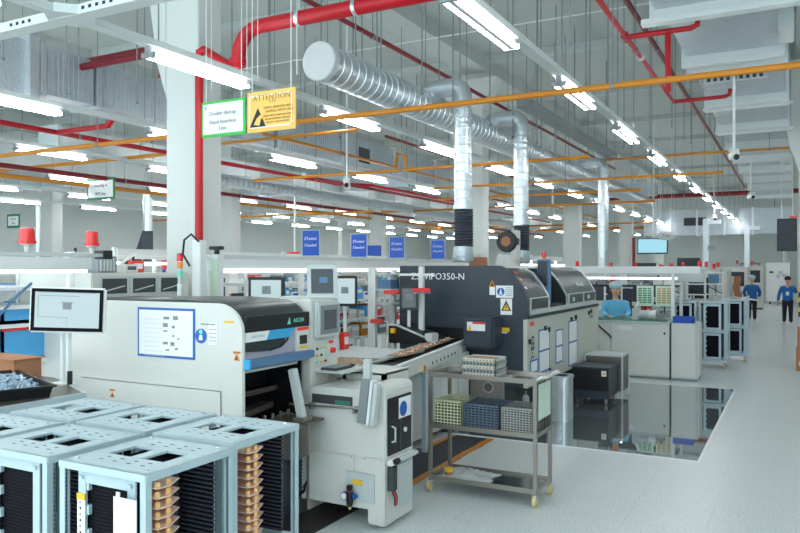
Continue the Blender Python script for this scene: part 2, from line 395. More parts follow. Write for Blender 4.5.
# --- orange air pipes
pipe('air_pipe','long orange air pipe crossing in front of the spiral duct', orangep, [(-16,7.45,3.8),(4,7.45,3.8)], .032, [(x,7.45,3.8) for x in (-12,-9,-7.4,-1.6,.3)])
t = pipe('air_pipe','orange air pipe with a raised loop running left of the spiral duct', orangep, [(-7.7,9.6,4.2),(-7.7,14.2,4.2),(-7.7,14.25,4.5),(-7.7,14.65,4.5),(-7.7,14.7,4.2),(-7.7,34,4.2)], .034, [(-7.7,y,4.2) for y in (12,17,22)])
pipe('air_pipe','long orange pipe beside the dark red pipe at left', orangep, [(-14.2,6,3.88),(-14.2,40,3.88)], .05, [(-14.2,y,3.88) for y in (12,18,24)])
pipe('air_pipe','orange pipe crossing above the hanging white area sign', orangep, [(-19,10,4.1),(-9.5,10,4.1)], .036)
for i,(Y,x0,x1,z,r) in enumerate([(8.0,-7.7,-4.9,3.75,.03),(12.2,-10,-3.0,3.83,.04),(15.1,-7.2,-1.2,3.8,.035),(17.7,-4,3,4.55,.035),(18.0,-8.5,-3.2,3.84,.045),(21.1,-12,-3.4,3.83,.045),(30.5,-16,-5,3.8,.05),(36,-12,2,3.9,.09),(20.6,-22,-12,3.82,.05)]):
    pipe('air_pipe','orange air pipe crossing the hall, %s of the cross pipes counted from the camera' % ORD[i+1], orangep, [(x0,Y,z),(x1,Y,z)], r*.72, [((x0+x1)/2,Y,z)])
# --- spiral duct and drops
t = thing('spiral_duct', 'shiny galvanised spiral duct with a round end cap above the conveyor', 'duct', (-4.55,6.7,4.24))
r = .205; mb = MB(); Y = 6.7
prof = []
y = 0
while y < 20.5:
    prof += [(r,y),(r,y+.13),(r+.009,y+.135),(r+.009,y+.15)]; y += .155
MB().lathe((-4.55,6.7,4.24), prof, 28, 'Y').build('duct_body', galv, t)
MB().lathe((-4.55,6.63,4.24), [(.2,0),(.214,.01),(.214,.1)], 28, 'Y').build('end_cap', pale, t)
for y in (7.4,9.7,12.6,15.5,18.4): MB().tube((-4.55,y,4.45),(-4.55,y,CZ),.008,6).build('hanger_rod', midgrey, t)
for (yb,cx) in ((9.18,-3.95),(11.56,-3.95),(17.4,-3.95)):
    MB().path([(-4.5,yb,4.42),(-4.3,yb,4.45),(cx-.1,yb,4.45),(cx-.03,yb,4.4),(cx,yb,4.3),(cx,yb,4.2)], .125, 18).build('elbow', galv, t)
for k,(yb,zt,zb,zf) in enumerate(((9.18,4.21,2.08,2.82),(11.56,4.21,2.08,2.72),(17.4,4.21,1.9,1.9))):
    cx = -3.95
    t2 = thing('exhaust_drop', ['shiny spiral exhaust drop nearest the camera above the dark oven','second shiny spiral exhaust drop on top of the dark oven','farthest shiny spiral exhaust drop, behind the dark oven'][k], 'duct', (cx,yb,zb))
    prof = []; z = zf
    while z < zt: prof += [(.12,z),(.12,z+.1),(.127,z+.105),(.127,z+.115)]; z += .12
    MB().lathe((cx,yb,0), prof, 22).build('duct_body', galv, t2)
    if zf > zb:
        prof = []; z = zb+.2
        while z < zf-.02: prof += [(.115,z),(.135,z+.02)]; z += .04
        MB().lathe((cx+.01,yb,0), prof, 22).build('flexible_hose', rubber, t2)
        MB().lathe((cx,yb,0), [(.14,zb),(.15,zb+.02),(.13,zb+.21)], 22).build('collar', foil, t2)
    MB().tube((cx,yb,zf-.03),(cx,yb,zf+.03),.134,22).build('clamp_ring', galv, t2)
# --- grey tray beside the drops
t = thing('cable_tray','grey cable tray rising behind the exhaust drops','cable tray',(-3.9,13,4.7))
for dx in (0,.22): MB().b(-4.01+dx,-3.98+dx,11.6,18,4.62,4.74).build('side_rail', midgrey, t)
MB().b(-3.98,-3.79,11.6,18,4.62,4.64).build('tray_bottom', midgrey, t)
MB().b(-3.99,-3.78,11.46,11.6,4.60,4.74).build('end_bracket', midgrey, t)
for y in (12.2,14.6,17.4): MB().tube((-3.88,y,4.66),(-3.88,y,CZ),.014,6).build('hanger_rod', midgrey, t)
# --- right insulated duct
t = thing('insulated_duct','large foil-wrapped rectangular duct stepping away above the aisle','duct',(-.8,20,5.0))
secs = [(3.6,9.0,-1.45,-.22,5.0),(9.25,11.5,-1.42,-.2,5.08),(11.8,14.2,-1.38,-.16,5.0),(14.4,16.6,-1.4,-.16,4.96),(16.8,18.8,-1.4,-.16,4.92),(19,21,-1.4,-.15,4.9),(21.2,23.2,-1.4,-.15,4.88),(23.4,25.5,-1.4,-.15,4.86),(25.7,27.8,-1.4,-.15,4.84),(28,31.5,-1.4,-.15,4.8)]
for (y0,y1,x0,x1,z0) in secs:
    MB().b(x0,x1,y0,y1,z0,z0+.62).build('duct_section', foil, t, .01)
    for y in (y0-.05,y1-.02): MB().b(x0-.06,x1+.06,y,y+.11,z0-.15,z0+.68).build('flange', chan, t, .008)
m = MB()
for a,b in zip(secs[:-1],secs[1:]): m.b(a[2]+.12,a[3]-.12,a[1],b[0],a[4]+.1,a[4]+.55)
m.build('coupling', foil, t)
MB().b(-.2,-.02,10.6,11.2,5.02,5.3).build('junction_box', pale, t)
MB().b(-1.25,-.35,12.2,12.7,4.82,4.99).build('diffuser', galv, t, .01)
sl = MB()
for i in range(9): sl.b(-1.2+i*.09,-1.15+i*.09,12.19,12.2,4.84,4.9)
sl.build('diffuser_slots', ductdark, t)
for (y0,y1,x0,x1,z0) in secs[1:6]:
    for x in (x0-.06,x1+.06): MB().tube((x,y0+.3,z0-.02),(x,y0+.3,CZ),.009,6).build('hanger_rod', midgrey, t)
    MB().b(x0-.12,x1+.12,y0+.28,y0+.33,z0-.06,z0-.02).build('cradle_bar', white, t)
MB().b(x0-.2,x1+.3,8.95,9.1,4.84,4.9).build('cradle_bar', chan, t)
# cross duct
t = thing('insulated_duct','wide silver duct crossing the hall at the end of the aisle lights','duct',(-3,33.5,3.3))
for i in range(6):
    x0 = -6+i*1.1
    MB().b(x0,x0+1.06,34.6,35.4,3.44,4.55).build('duct_section', foil, t, .01)
    MB().b(x0-.05,x0+.03,34.56,35.44,3.40,4.6).build('flange', galv, t)
MB().b(-4.35,-3.45,34.57,34.6,3.85,4.2).build('grille', ductdark, t)
for x in (-5.3,-3,-.8): MB().tube((x,35,4.55),(x,35,CZ),.02,6).build('hanger_rod', midgrey, t)
# far-left insulated duct
t = thing('insulated_duct','big ribbed silver duct at upper left passing behind the front column','duct',(-9,9,4.34))
m = MB()
for y0,y1 in ((6.5,7.3),(7.4,9.3),(9.42,11.5),(11.62,13.8),(13.9,16.2),(16.3,18.6),(18.7,21),(21.1,23.5)):
    ds = MB().b(-9.4,-8.9,y0,y1,4.34,4.98); yy = y0+.06
    while yy < y1-.05: ds.b(-8.9,-8.893,yy,yy+.03,4.36,4.96); yy += .08
    ds.build('duct_section', foil, t)
    MB().b(-9.44,-8.86,y0-.07,y0+.02,4.3,5.02).build('flange', galv, t, .006)
m.prism([(4.3,3.9),(6.3,4.3),(6.3,5.0),(4.3,5.12)], -9.5, -8.95, 'X').build('taper', foil, t)
MB().b(-9.56,-8.86,6.26,6.42,4.22,5.08).build('flange', galv, t, .01)
MB().b(-8.898,-8.89,14.6,15.1,4.45,4.8).build('grille', ductdark, t)
MB().b(-8.898,-8.89,20,20.5,4.45,4.8).build('grille', ductdark, t)
for y in (8.2,10.2,12.8,16.9): MB().tube((-8.85,y,4.3),(-8.85,y,CZ),.009,6).build('hanger_rod', midgrey, t)
# more background ducts
def rduct(lab, x0,x1,y0,y1,z0,z1, n=6, axis='Y', m=foil):
    t = thing('air_duct', lab, 'duct', ((x0+x1)/2,(y0+y1)/2,z0))
    for i in range(n):
        if axis == 'Y':
            a = y0+(y1-y0)*i/n; b = y0+(y1-y0)*(i+1)/n
            MB().b(x0,x1,a,b-.04,z0,z1).build('duct_section', m, t); MB().b(x0-.03,x1+.03,a-.04,a+.02,z0-.03,z1+.03).build('flange', galv, t)
        else:
            a = x0+(x1-x0)*i/n; b = x0+(x1-x0)*(i+1)/n
            MB().b(a,b-.04,y0,y1,z0,z1).build('duct_section', m, t); MB().b(a-.04,a+.02,y0-.03,y1+.03,z0-.03,z1+.03).build('flange', galv, t)
    return t
rduct('silver cross duct above the blue signs',-16,-9.6,18.5,19.1,4.3,4.8,6,'X')
rduct('silver cross duct left of the hanging white area sign',-22,-16.4,14,14.6,4.35,4.9,6,'X')
rduct('long grey duct over the left shelving aisles',-12.4,-11.9,9,40,4.25,4.6,16,'Y',pale)
rduct('long pale duct beyond the orange loop pipe',-16.2,-15.7,10,42,4.3,4.8,14,'Y',pale)
rduct('silver duct crossing far behind the exhaust drops',-16,-4.8,30,30.6,4.85,5.3,8,'X')
rduct('dark silver plenum behind the middle exhaust drop',-7.8,-5.2,22,23,3.95,4.4,2,'X',midgrey)
rduct('pale cross duct at the far left end of the hall',-23.5,-17,26,26.6,4.1,4.6,8,'X',pale)
rduct('pale cross duct behind the orange loop',-13.5,-7.9,26.5,27,3.9,4.35,6,'X',pale)
t = thing('spiral_duct','ribbed grey round duct running under the third light row','duct',(-10.9,12,3.75))
prof = []; y = 0
while y < 22: prof += [(.12,y),(.12,y+.12),(.13,y+.13),(.13,y+.16)]; y += .18
MB().lathe((-10.9,11.7,3.88), prof, 16, 'Y').build('duct_body', galv, t)
for y in (12,16,20,24): MB().tube((-10.9,y,4.02),(-10.9,y,CZ),.008,6).build('hanger_rod', midgrey, t)
# background drops with dark flexible ends
for i,(px,d,zt,zm,zb,lab) in enumerate([(148,17,3.6,2.85,2.1,'white exhaust pipe with dark hose behind the red beacons'),(141,20,4.0,3.0,2.05,'slanted dark exhaust hose left of the front column'),(38,18,3.5,2.4,2.1,'thin white ribbed pipe at far left')]):
    p = spot(px,240,d)
    t = thing('exhaust_hose', lab, 'duct', (p.x,p.y,zb))
    r = .1 if i < 2 else .06
    q = .22 if i == 1 else 0
    MB().tube((p.x+q,p.y,zm),(p.x+q,p.y,zt),r,14).build('duct_body', galv, t)
    prof = []
    MB().tube((p.x-q,p.y,zb),(p.x+q,p.y,zm),r*1.12,14).build('flexible_hose', rubber if i < 2 else white, t)
# --- hung signs
def hung_sign(lab, px0,px1,py0,py1,Y, face, border, lines, inkm, top=CZ, extra=None, sz=.05):
    a = onY(px0,(py0+py1)/2,Y); b = onY(px1,(py0+py1)/2,Y); d = ((a-b).length); cx = (a.x+b.x)/2
    dm = (-cx*S_+Y*C_); zc = H-dm*((py0+py1)/2-268)/740; hh = (py1-py0)/740*dm/2; w2 = abs(b.x-a.x)/2
    t = thing('hanging_sign', lab, 'sign', (cx,Y,zc-hh))
    MB().b(cx-w2,cx+w2,Y-.008,Y+.008,zc-hh,zc+hh).build('board', border, t, .006)
    bi = .005*Y if Y > 6 else .025
    MB().b(cx-w2+bi,cx+w2-bi,Y-.012,Y-.007,zc-hh+bi,zc+hh-bi).build('face', face, t)
    for s in (-.8,.8):
        MB().tube((cx+s*w2,Y,zc+hh-.01),(cx+s*w2,Y,top),.004,6).build('cord', white, t)
        MB().tube((cx+s*w2+.06,Y,zc+hh+.1),(cx+s*w2+.06,Y,top),.003,6).build('cord', white, t)
    for (s,x,z,size) in lines:
        words('lettering', s, size, faceY((cx+x*w2,Y-.014,zc+z*hh)), inkm, t)
    return t,cx,zc,w2,hh
t,cx,zc,w2,hh = hung_sign('white hanging sign with bright green border reading Hand Insertion Line',202,246,100,136,5.0,paper,signgreen,[('Double dancap',0,.28,.05),('Hand Insertion',0,-.2,.05),('Line',0,-.56,.05),('A',-.78,.62,.045)],midgrey)
t,cx,zc,w2,hh = hung_sign('ochre hanging sign reading ATTENTION with a black triangle emblem',247.5,296,90,131,5.0,signyellow,signyellow,[('ATTENTION',.05,.64,.07),('E S D',.1,.44,.03),('STATIC SENSITIVE AREA',.3,.14,.028),('HANDLE WITH CARE',.36,-.04,.03),('WEAR WRIST STRAP AND SHOES',.3,-.26,.02),('BEFORE ENTERING THIS LINE',.3,-.42,.02),('DO NOT TOUCH BOARDS',.3,-.58,.02)],olive)
fr = MB().b(cx-w2+.03,cx+w2-.03,4.985,4.99,zc+hh-.045,zc+hh-.035).b(cx-w2+.03,cx+w2-.03,4.985,4.99,zc-hh+.035,zc-hh+.045).b(cx-w2+.03,cx-w2+.04,4.985,4.99,zc-hh+.035,zc+hh-.035).b(cx+w2-.04,cx+w2-.03,4.985,4.99,zc-hh+.035,zc+hh-.035)
fr.build('border_line', paper, t)
ex, ez = cx-.52*w2, zc-.35*hh
MB().prism([(ex-.085,ez-.07),(ex+.085,ez-.07),(ex,ez+.09)], 4.984,4.988).build('emblem', ink, t)
MB().prism([(ex-.04,ez-.05),(ex+.02,ez-.06),(ex+.035,ez-.01),(ex+.07,ez+.02),(ex+.03,ez+.03),(ex-.01,ez+.0)], 4.981,4.985).build('emblem_hand', signyellow, t)
hung_sign('small white hanging area sign with dark green border at left',87,115,178,200,11.5,paper,dkgreen,[('Assembly A',0,.3,.09),('SMT Line',0,-.45,.09)],ink)
hung_sign('tiny green-bordered hanging sign at the far left edge',7,20,214,228,15,paper,dkgreen,[('Area B',0,.3,.09),('Line',0,-.3,.09)],ink)
hung_sign('small pale hanging sign beside the ceiling screen',659,673,232,240,24,paper,pale,[('Test',0,.1,.12)],ink)
hung_sign('small pale hanging sign left of the far aisle posts',707,716,245,251,28,paper,pale,[('Pack',0,.1,.1)],ink)
# hanging displays
t = thing('hanging_screen','lit pale blue television hung above the far test benches','screen',(0,0,0))
p = onY(653,246,25.5); t.location = (p.x,25.5,p.z-.3)
MB().b(p.x-.5,p.x+.46,25.5,25.58,p.z-.26,p.z+.26).build('casing', black, t, .01)
MB().b(p.x-.47,p.x+.43,25.49,25.5,p.z-.22,p.z+.23).build('screen', screenblue, t)
MB().tube((p.x,25.6,p.z),(p.x,25.6,CZ),.03,8).build('pole', white, t)
t = thing('hanging_screen','large black display hung at the right edge over the aisle','screen',(0,0,0))
a = onY(777,235,22); b = onY(797,235,22); zc = a.z
t.location = ((a.x+b.x)/2,22,zc-.45)
MB().b(a.x,b.x,22,22.09,zc-.43,zc+.43).build('casing', black, t, .008)
MB().b(a.x+.03,b.x-.03,21.99,22,zc-.4,zc+.4).build('screen', slate, t)
for x in (a.x+.1,b.x-.1): MB().tube((x,22.05,zc+.4),(x,22.05,CZ),.012,6).build('pole', white, t)
MB().b(a.x+.3,b.x,21.97,22.03,zc+.43,zc+.5).build('tab', redbright, t)
# cameras
def cctv(px,py,d,lab,long=.25):
    p = spot(px,py,d)
    t = thing('security_camera', lab, 'camera', p)
    MB().tube((p.x,p.y,p.z+.08),(p.x,p.y,CZ),.02,8).build('pole', white, t)
    MB().box(p,(.11,long,.1),.5,-.3).build('housing', white, t, .012)
    MB().box((p.x,p.y-.02,p.z+.07),(.13,long*.5,.02),.5,-.3).build('hood', white, t)
    q = Matrix.Rotation(.5,3,'Z') @ Vector((0,-long/2,-.04))
    MB().ball(p+q,.045,10,6).build('lens', black, t)
cctv(347,184,14,'white security camera on a long pole above the blue signs',.34)
cctv(751,196,20,'white security camera under the insulated duct')
cctv(714,218,24,'white security camera on a long pole over the aisle',.2)
cctv(734,155,11,'white boxy sensor on a pole beside the insulated duct',.16)
# ================================================================ NEAR LINE
# --- magazine racks
def make_rack():
    t = thing('magazine_rack','x','rack',(0,0,0),0,'aluminium board magazine racks')
    w = .25; h = .575
    # top plate with two square windows
    m = MB()
    xs = [-w,-.165,-.055,.055,.165,w]
    for (x0,x1,y0,y1) in ((-w,w,-w,-.075),(-w,w,.075,w),(-w,-.16,-.075,.075),(-.03,.03,-.075,.075),(.16,w,-.075,.075)):
        m.b(x0,x1,y0,y1,h-.012,h)
    m.b(-w,w,-w-.004,-w+.014,h-.03,h).b(-w,w,w-.014,w+.004,h-.03,h).b(-w-.004,-w+.014,-w,w,h-.03,h).b(w-.014,w+.004,-w,w,h-.03,h)
    m.build('top_plate', alu, t, .0015)
    bo = MB(); sl = MB()
    for x in (-.2,.2):
        for y in (-.2,.2): bo.lathe((x,y,h), [(.009,0),(.009,.006),(.005,.009)], 8)
    for x in (-.12,-.04,.04,.12):
        for y in (-.16,-.12,.12,.16): sl.b(x,x+.022,y,y+.007,h,h+.0006)
    bo.build('bolts', galv, t); sl.build('slots', ink, t)
    MB().b(-w,w,-w,w,0,.014).build('base_plate', alu, t, .0015)
    for sx in (-1,1):
        for sy in (-1,1):
            m = MB()
            m.b(sx*w, sx*(w-.034), sy*(w-.004), sy*w, .014, h-.012); m.b(sx*(w-.004), sx*w, sy*w, sy*(w-.03), .014, h-.012)
            m.b(sx*(w-.03),sx*(w-.02),sy*(w-.03),sy*(w-.02),.014,h-.012)
            m.build('corner_post', alu, t, .0015)
    for sy in (-1,1):   # ribbed side walls with an inner frame
        m = MB(); m.b(-.18,.18,sy*.19,sy*.2,.03,h-.05)
        for i in range(32): m.b(-.18,.18,sy*.2,sy*.2025,.04+i*.015,.05+i*.015)
        m.build('ribbed_wall', blackfab, t)
        f = MB().b(-.165,-.12,sy*.215,sy*.225,.02,h-.04).b(.12,.165,sy*.215,sy*.225,.02,h-.04).b(-.12,.12,sy*.215,sy*.225,h-.085,h-.04).b(-.12,.12,sy*.215,sy*.225,.02,.065)
        f.b(-.15,-.13,sy*.2,sy*.235,h-.07,h-.055).b(.13,.15,sy*.2,sy*.235,h-.07,h-.055)
        f.build('adjusting_frame', alu, t, .001)
        c = MB()
        for i in range(5): c.b(-.118,-.105,sy*.206,sy*.222,.06+i*.1,.1+i*.1)
        c.build('clips', alu, t)
    MB().b(-.22,.06,-.17,.17,h-.06,h-.05).build('inner_plate', blackfab, t)
    m = MB().b(-.02,.02,.15,.165,.03,h-.05)
    m.build('back_guide', black, t)
    for sy in (-1,1):
        g = MB()
        for i in range(24): g.b(-.2,.2,sy*.178,sy*.188,.04+i*.02,.046+i*.02)
        g.build('board_guides', rubber, t)
    return t
rk = make_rack()
spots_ = [(-2.445,2.29,'nearest the camera, with papers on its front'),(-2.49,2.84,'behind the nearest one, beside the white machine'),
          (-3.02,2.29,'left of the nearest one at the bottom edge'),(-3.04,2.84,'in the back row, middle one'),(-3.58,2.29,'at the left edge, front row'),(-3.58,2.84,'in the back row at far left')]
for i,(x,y,l) in enumerate(spots_):
    lab = 'pale aluminium board magazine rack %s' % l
    if i == 0: rk.location = (x,y,.63); rk['label'] = lab
    else: dup(rk,(x,y,.63),0,lab)
# cart carrying them
t = thing('rack_cart','low steel cart carrying the foreground magazine racks','cart',(-3,2.56,0))
MB().b(-3.87,-2.17,2.02,3.11,.59,.628).build('deck', steel, t, .004)
for x in (-3.8,-3.02,-2.24):
    for y in (2.08,3.05): MB().b(x-.02,x+.02,y-.02,y+.02,.1,.59).build('leg', steel, t)
for x in (-3.8,-2.24):
    for y in (2.08,3.05): MB().tube((x-.015,y,.05),(x+.015,y,.05),.05,14).build('caster', casterm, t)
MB().b(-3.85,-2.19,2.04,3.09,.1,.12).build('lower_frame', steel, t)
# circuit boards in the two right racks (open side faces +X)
def boards(cx, cy, n, y0, word):
    for i in range(n):
        z = .63+.50-i*.040
        t = thing('circuit_board','bare circuit board with copper-coloured tabs, %s from the top in the %s rack' % (ORD[i],word),'circuit board',(cx,cy,z),0,'boards slotted in the %s rack' % word)
        t.location = (cx,cy,z)
        m = MB(); m.prism([(cx-.1,cy+y0-.03),(cx+.235,cy+y0-.03),(cx+.245,cy+y0+.03),(cx+.2,cy+y0+.125),(cx-.1,cy+y0+.125)], z, z+.004, 'Z')
        m.build('board', pinkboard, t)
        m = MB()
        m.lathe((cx+.222,cy+y0-.015,z+.004), [(.012,0),(.013,.01),(.009,.022)], 10).lathe((cx+.218,cy+y0+.045,z+.004), [(.012,0),(.013,.010),(.009,.024)], 10)
        m.build('terminals', copper, t)
boards(-2.445,2.29,12,-.15,'nearest')
boards(-2.49,2.84,12,-.10,'second')
# papers on the nearest rack
def paperY(lab, px0,px1,py0,py1,Y, m=paper, th=.002, name='paper_sheet', cat='paper'):
    a = onY(px0,py0,Y); b = onY(px1,py1,Y)
    o = MB().b(a.x,b.x,Y-th,Y,b.z,a.z).build(name, m); 
    # keep its base at its own place
    c = Vector(((a.x+b.x)/2,Y,b.z)); o.data.transform(Matrix.Translation(-c)); o.location = c
    return tag(o, lab, cat)
t = thing('paper_sheet','white paper sheet tucked on the front of the nearest magazine rack','paper',(-2.35,2.03,.9))
MB().b(-2.36,-2.235,2.028,2.031,.78,1.105).build('sheet', paper, t); MB().b(-2.345,-2.325,2.027,2.031,1.105,1.125).build('tab', cream, t)
t = thing('rack_tag','white tag with a yellow top on the nearest magazine rack','tag',(-2.59,2.03,.9))
MB().b(-2.61,-2.565,2.06,2.064,.8,1.05).build('sheet', paper, t); MB().b(-2.611,-2.564,2.058,2.066,1.05,1.075).build('yellow_strip', yellow, t)
t2 = MB()
for i in range(8): t2.b(-2.595,-2.59+.004*(i%2),2.059,2.06,1.035-i*.025,1.045-i*.025)
t2.build('print', ink, t)
# --- table at left with tray
t = thing('side_table','grey topped side table at the left edge in front of the white machine','table',(-4.9,3.0,0))
m = MB().prism([(-4.25,2.2),(-4.27,3.43),(-5.05,3.8),(-6.1,3.85),(-6.1,2.2)],1.13,1.15,'Z'); m.build('tabletop', steeldk, t, .003)
MB().prism([(-4.245,2.2),(-4.262,3.435),(-5.05,3.81),(-5.06,3.79),(-4.28,3.42),(-4.27,2.2)],1.105,1.153,'Z').build('edge_trim', alu, t)
for (x,y) in ((-4.35,2.3),(-4.35,3.3),(-5.1,3.65),(-6.0,3.7),(-6.0,2.3)): MB().b(x-.02,x+.02,y-.02,y+.02,0,1.13).build('leg', alu, t)
MB().b(-6,-4.33,2.3,3.35,.82,.84).build('shelf', midgrey, t)
for i in range(9):
    m = MB().b(-4.31,-4.29,2.9+i*.05,2.915+i*.05,.95,1.1); m.build('rail_fin', white, t)
t = thing('parts_tray','black plastic tray heaped with small pale blue parts','tray',(-4.47,2.90,1.15),-.36)
m = MB()
m.prism([(-.92,0),(0,0),(0,.34),(-.92,.34)],0,.006,'Z')
for (a,b_,c,d) in (((-.92,0),(0,0),(.02,-.02),(-.94,-.02)),((0,0),(0,.34),(.02,.36),(.02,-.02)),((0,.34),(-.92,.34),(-.94,.36),(.02,.36)),((-.92,.34),(-.92,0),(-.94,-.02),(-.94,.36))):
    n = len(m.v)
    ctr = Vector((-.46,.17,0))
    P = [Vector((a[0],a[1],0)),Vector((b_[0],b_[1],0)),Vector((c[0],c[1],.07)),Vector((d[0],d[1],.07))]
    Q = [p+(p-ctr)*Vector((.015,.03,0)) if False else p*1 for p in P]
    inner = [p+(ctr-Vector((p.x,p.y,0))).normalized()*.012 for p in P]
    m.add(P+inner, [(0,1,2,3),(7,6,5,4),(2,6,7,3),(0,4,5,1),(1,5,6,2),(0,3,7,4)])
me = m.build('tray_body', black); me.parent = t
m = MB(); m.bar((-.95,-.03,.072),(.03,-.03,.072),.02,.012).bar((.03,-.03,.072),(.03,.37,.072),.02,.012).bar((.03,.37,.072),(-.95,.37,.072),.02,.012).bar((-.95,.37,.072),(-.95,-.03,.072),.02,.012)
me = m.build('rim', black); me.parent = t
heap = MB()
for i in range(260):
    x = random.uniform(-.88,-.04); y = random.uniform(.03,.31)
    z = .03+.035*math.sin(PI*(x+.92)/.92)+random.uniform(0,.02)
    heap.box((x,y,z),(.05,.012,.012),random.uniform(0,PI),0,random.uniform(-.5,.5))
o = heap.build('small_parts', partsm); o.location = t.location; o.rotation_euler = t.rotation_euler
tag(o,'heap of small pale blue plastic parts in the black tray','parts'); o['kind'] = 'stuff'
t = thing('cardboard_box','brown cardboard box behind the black parts tray','box',(-5.45,3.62,1.15))
MB().b(-5.9,-5.2,3.55,3.78,1.15,1.3).build('carton', brown, t, .004); MB().b(-5.92,-5.18,3.53,3.8,1.3,1.308).build('lid', brown, t)
t = thing('cardboard_box','small tan carton under the edge of the side table','box',(-4.6,2.9,.84))
MB().b(-4.75,-4.45,2.75,3.05,.84,1.0).build('carton', brown, t, .004)
t = thing('wire_bundle','dark coiled cables on the shelf of the side table','cable',(-4.5,2.5,.84))
pts = [(-4.55+.12*math.cos(a),2.5+.12*math.sin(a),.86+.01*a) for a in [i*.5 for i in range(30)]]
MB().path(pts,.012,6).build('coil', black, t)
# --- touch monitor on poles
t = thing('operator_monitor','white-backed monitor with black bezel on twin poles by the side table','monitor',(-4.74,3.6,1.15))
R_ = Matrix.Translation((-4.65,3.59,1.695)) @ Matrix.Rotation(.62,4,'Z') @ Matrix.Rotation(.035,4,'Y')
def loc(mb,M):
    mb.v = [tuple(M@Vector(v)) for v in mb.v]; return mb
W_,Hh = .262,.165
loc(MB().b(-W_,W_,-.01,.035,-Hh,Hh),R_).build('casing', white, t, .012)
loc(MB().b(-W_+.014,W_-.014,-.014,-.009,-Hh+.012,Hh-.012),R_).build('bezel', blackfab, t)
loc(MB().b(-W_+.04,W_-.04,-.017,-.013,-Hh+.038,Hh-.036),R_).build('screen', screen, t)
loc(MB().b(-W_+.07,-W_+.35,-.0185,-.017,.1,.104).b(-.2,.2,-.0185,-.017,.125,.128).b(-.03,.03,-.0185,-.017,.005,.05).b(-.04,.04,-.0185,-.017,.05,.058).b(-.2,-.197,-.0185,-.017,-.05,.11).b(-.2,.0,-.0185,-.017,-.053,-.05).b(-.0,.002,-.0185,-.017,-.12,-.05),R_).build('screen_drawing', midgrey, t)
for dx in (-.03,.035): MB().b(-4.76+dx,-4.73+dx,3.63,3.66,1.15,1.62).build('pole', white, t, .004)
MB().b(-4.82,-4.67,3.55,3.68,1.15,1.16).build('foot', white, t)
MB().b(-4.67,-4.65,3.6,3.63,1.15,1.25).build('switch_box', black, t)
# --- white printing machine A
t = thing('printing_machine','large white machine with smoked curved hood and blue ledge','machine',(-4.45,5.0,0))
Xa,Ya = -3.5,4.15
arc = [(Xa-.24+.24*math.sin(q), 1.53+.21*math.cos(q)) for q in [i*PI/16 for i in range(9)]]
prof = [(-5.42,.12),(-5.42,1.74),(Xa-.24,1.74)]+arc[1:-1]+[(Xa,1.5),(Xa,.12)]
MB().prism(prof,Ya,Ya+.03).build('front_panel', cream, t, .006)
MB().b(-5.2,-3.7,Ya-.008,Ya,.62,1.1).build('lower_cover', cream, t, .004)
MB().b(-5.38,-3.6,Ya+.01,Ya+.82,.0,.12).build('plinth', ductdark, t)
MB().b(-5.4,-4.3,Ya+.03,Ya+.82,.12,1.6).build('rear_body', cream, t)
# inner workings recess
MB().b(-4.3,-3.56,Ya+.03,Ya+.8,.12,.7).build('inner_bed', ductdark, t)
MB().b(-4.3,-3.9,Ya+.03,Ya+.8,.7,1.25).b(-3.9,-3.56,Ya+.78,Ya+.8,.7,1.25).build('inner_wall', black, t)
# hood: curved top
hood = [(-5.38,1.6),(-5.38,1.74),(-4.1,1.76),(-3.85,1.75)]+[(Xa-.245+.24*math.sin(q), 1.535+.21*math.cos(q)) for q in [i*PI/16 for i in range(1,7)]]+[(Xa-.005,1.6),(Xa-.005,1.54),(Xa-.06,1.54),(Xa-.3,1.58)]
MB().prism(hood,Ya+.032,Ya+.80).build('hood', hoodm, t, .003)
def sideX(x,px0,px1,py0,py1):   # rectangle of the aisle side given by picture columns
    a = onX(px0,py0,x); b = onX(px1,py1,x); return a.y,b.y
MB().b(Xa-.05,Xa+.004,Ya+.035,Ya+.82,1.53,1.645).build('hood_band', black, t, .004)
words('hood_lettering','ASCEN',.045,faceX((Xa+.006,Ya+.67,1.585)),greenlamp,t)
MB().prism([(Ya+.52,1.56),(Ya+.55,1.615),(Ya+.565,1.56)],Xa+.004,Xa+.006,'X').build('emblem', greenlamp, t)
MB().b(Xa-.05,Xa,Ya+.035,Ya+.4,1.46,1.53).build('white_stripe', paper, t)
words('machine_lettering','EKRA SERIO',.028,faceX((Xa+.001,Ya+.17,1.495)),pale,t)
MB().prism([(Ya+.27,1.46),(Ya+.31,1.53),(Ya+.62,1.53),(Ya+.56,1.46)],Xa-.05,Xa+.001,'X').build('blue_stripe', cyan, t)
win = [(Ya+.04,1.25),(Ya+.04,1.53),(Ya+.66,1.53),(Ya+.66,1.25)]
MB().prism(win,Xa-.04,Xa-.02,'X').build('window', glassy, t)
MB().prism([(Ya+.035,1.39),(Ya+.035,1.46),(Ya+.52,1.46),(Ya+.50,1.41),(Ya+.42,1.385),(Ya+.3,1.375),(Ya+.2,1.38)],Xa-.02,Xa-.012,'X').build('window_cutout', hoodm, t)
MB().path([(Xa-.008,Ya+.56,1.5),(Xa-.008,Ya+.54,1.44),(Xa-.008,Ya+.46,1.395),(Xa-.008,Ya+.32,1.378)],.007,6).build('window_seal', black, t)
m = MB().b(Xa-.05,Xa,Ya+.035,Ya+.66,1.24,1.26); m.build('window_sill', pale, t)
MB().b(Xa-.06,Xa,Ya+.66,Ya+.82,1.26,1.53).build('label_column', cream, t, .003)
MB().b(Xa,Xa+.002,Ya+.66,Ya+.81,1.50,1.525).build('red_label', redbin, t)
MB().b(Xa,Xa+.002,Ya+.69,Ya+.79,1.39,1.46).build('dark_label', ink, t)
MB().b(Xa,Xa+.002,Ya+.68,Ya+.8,1.355,1.375).build('yellow_label', yellow, t)
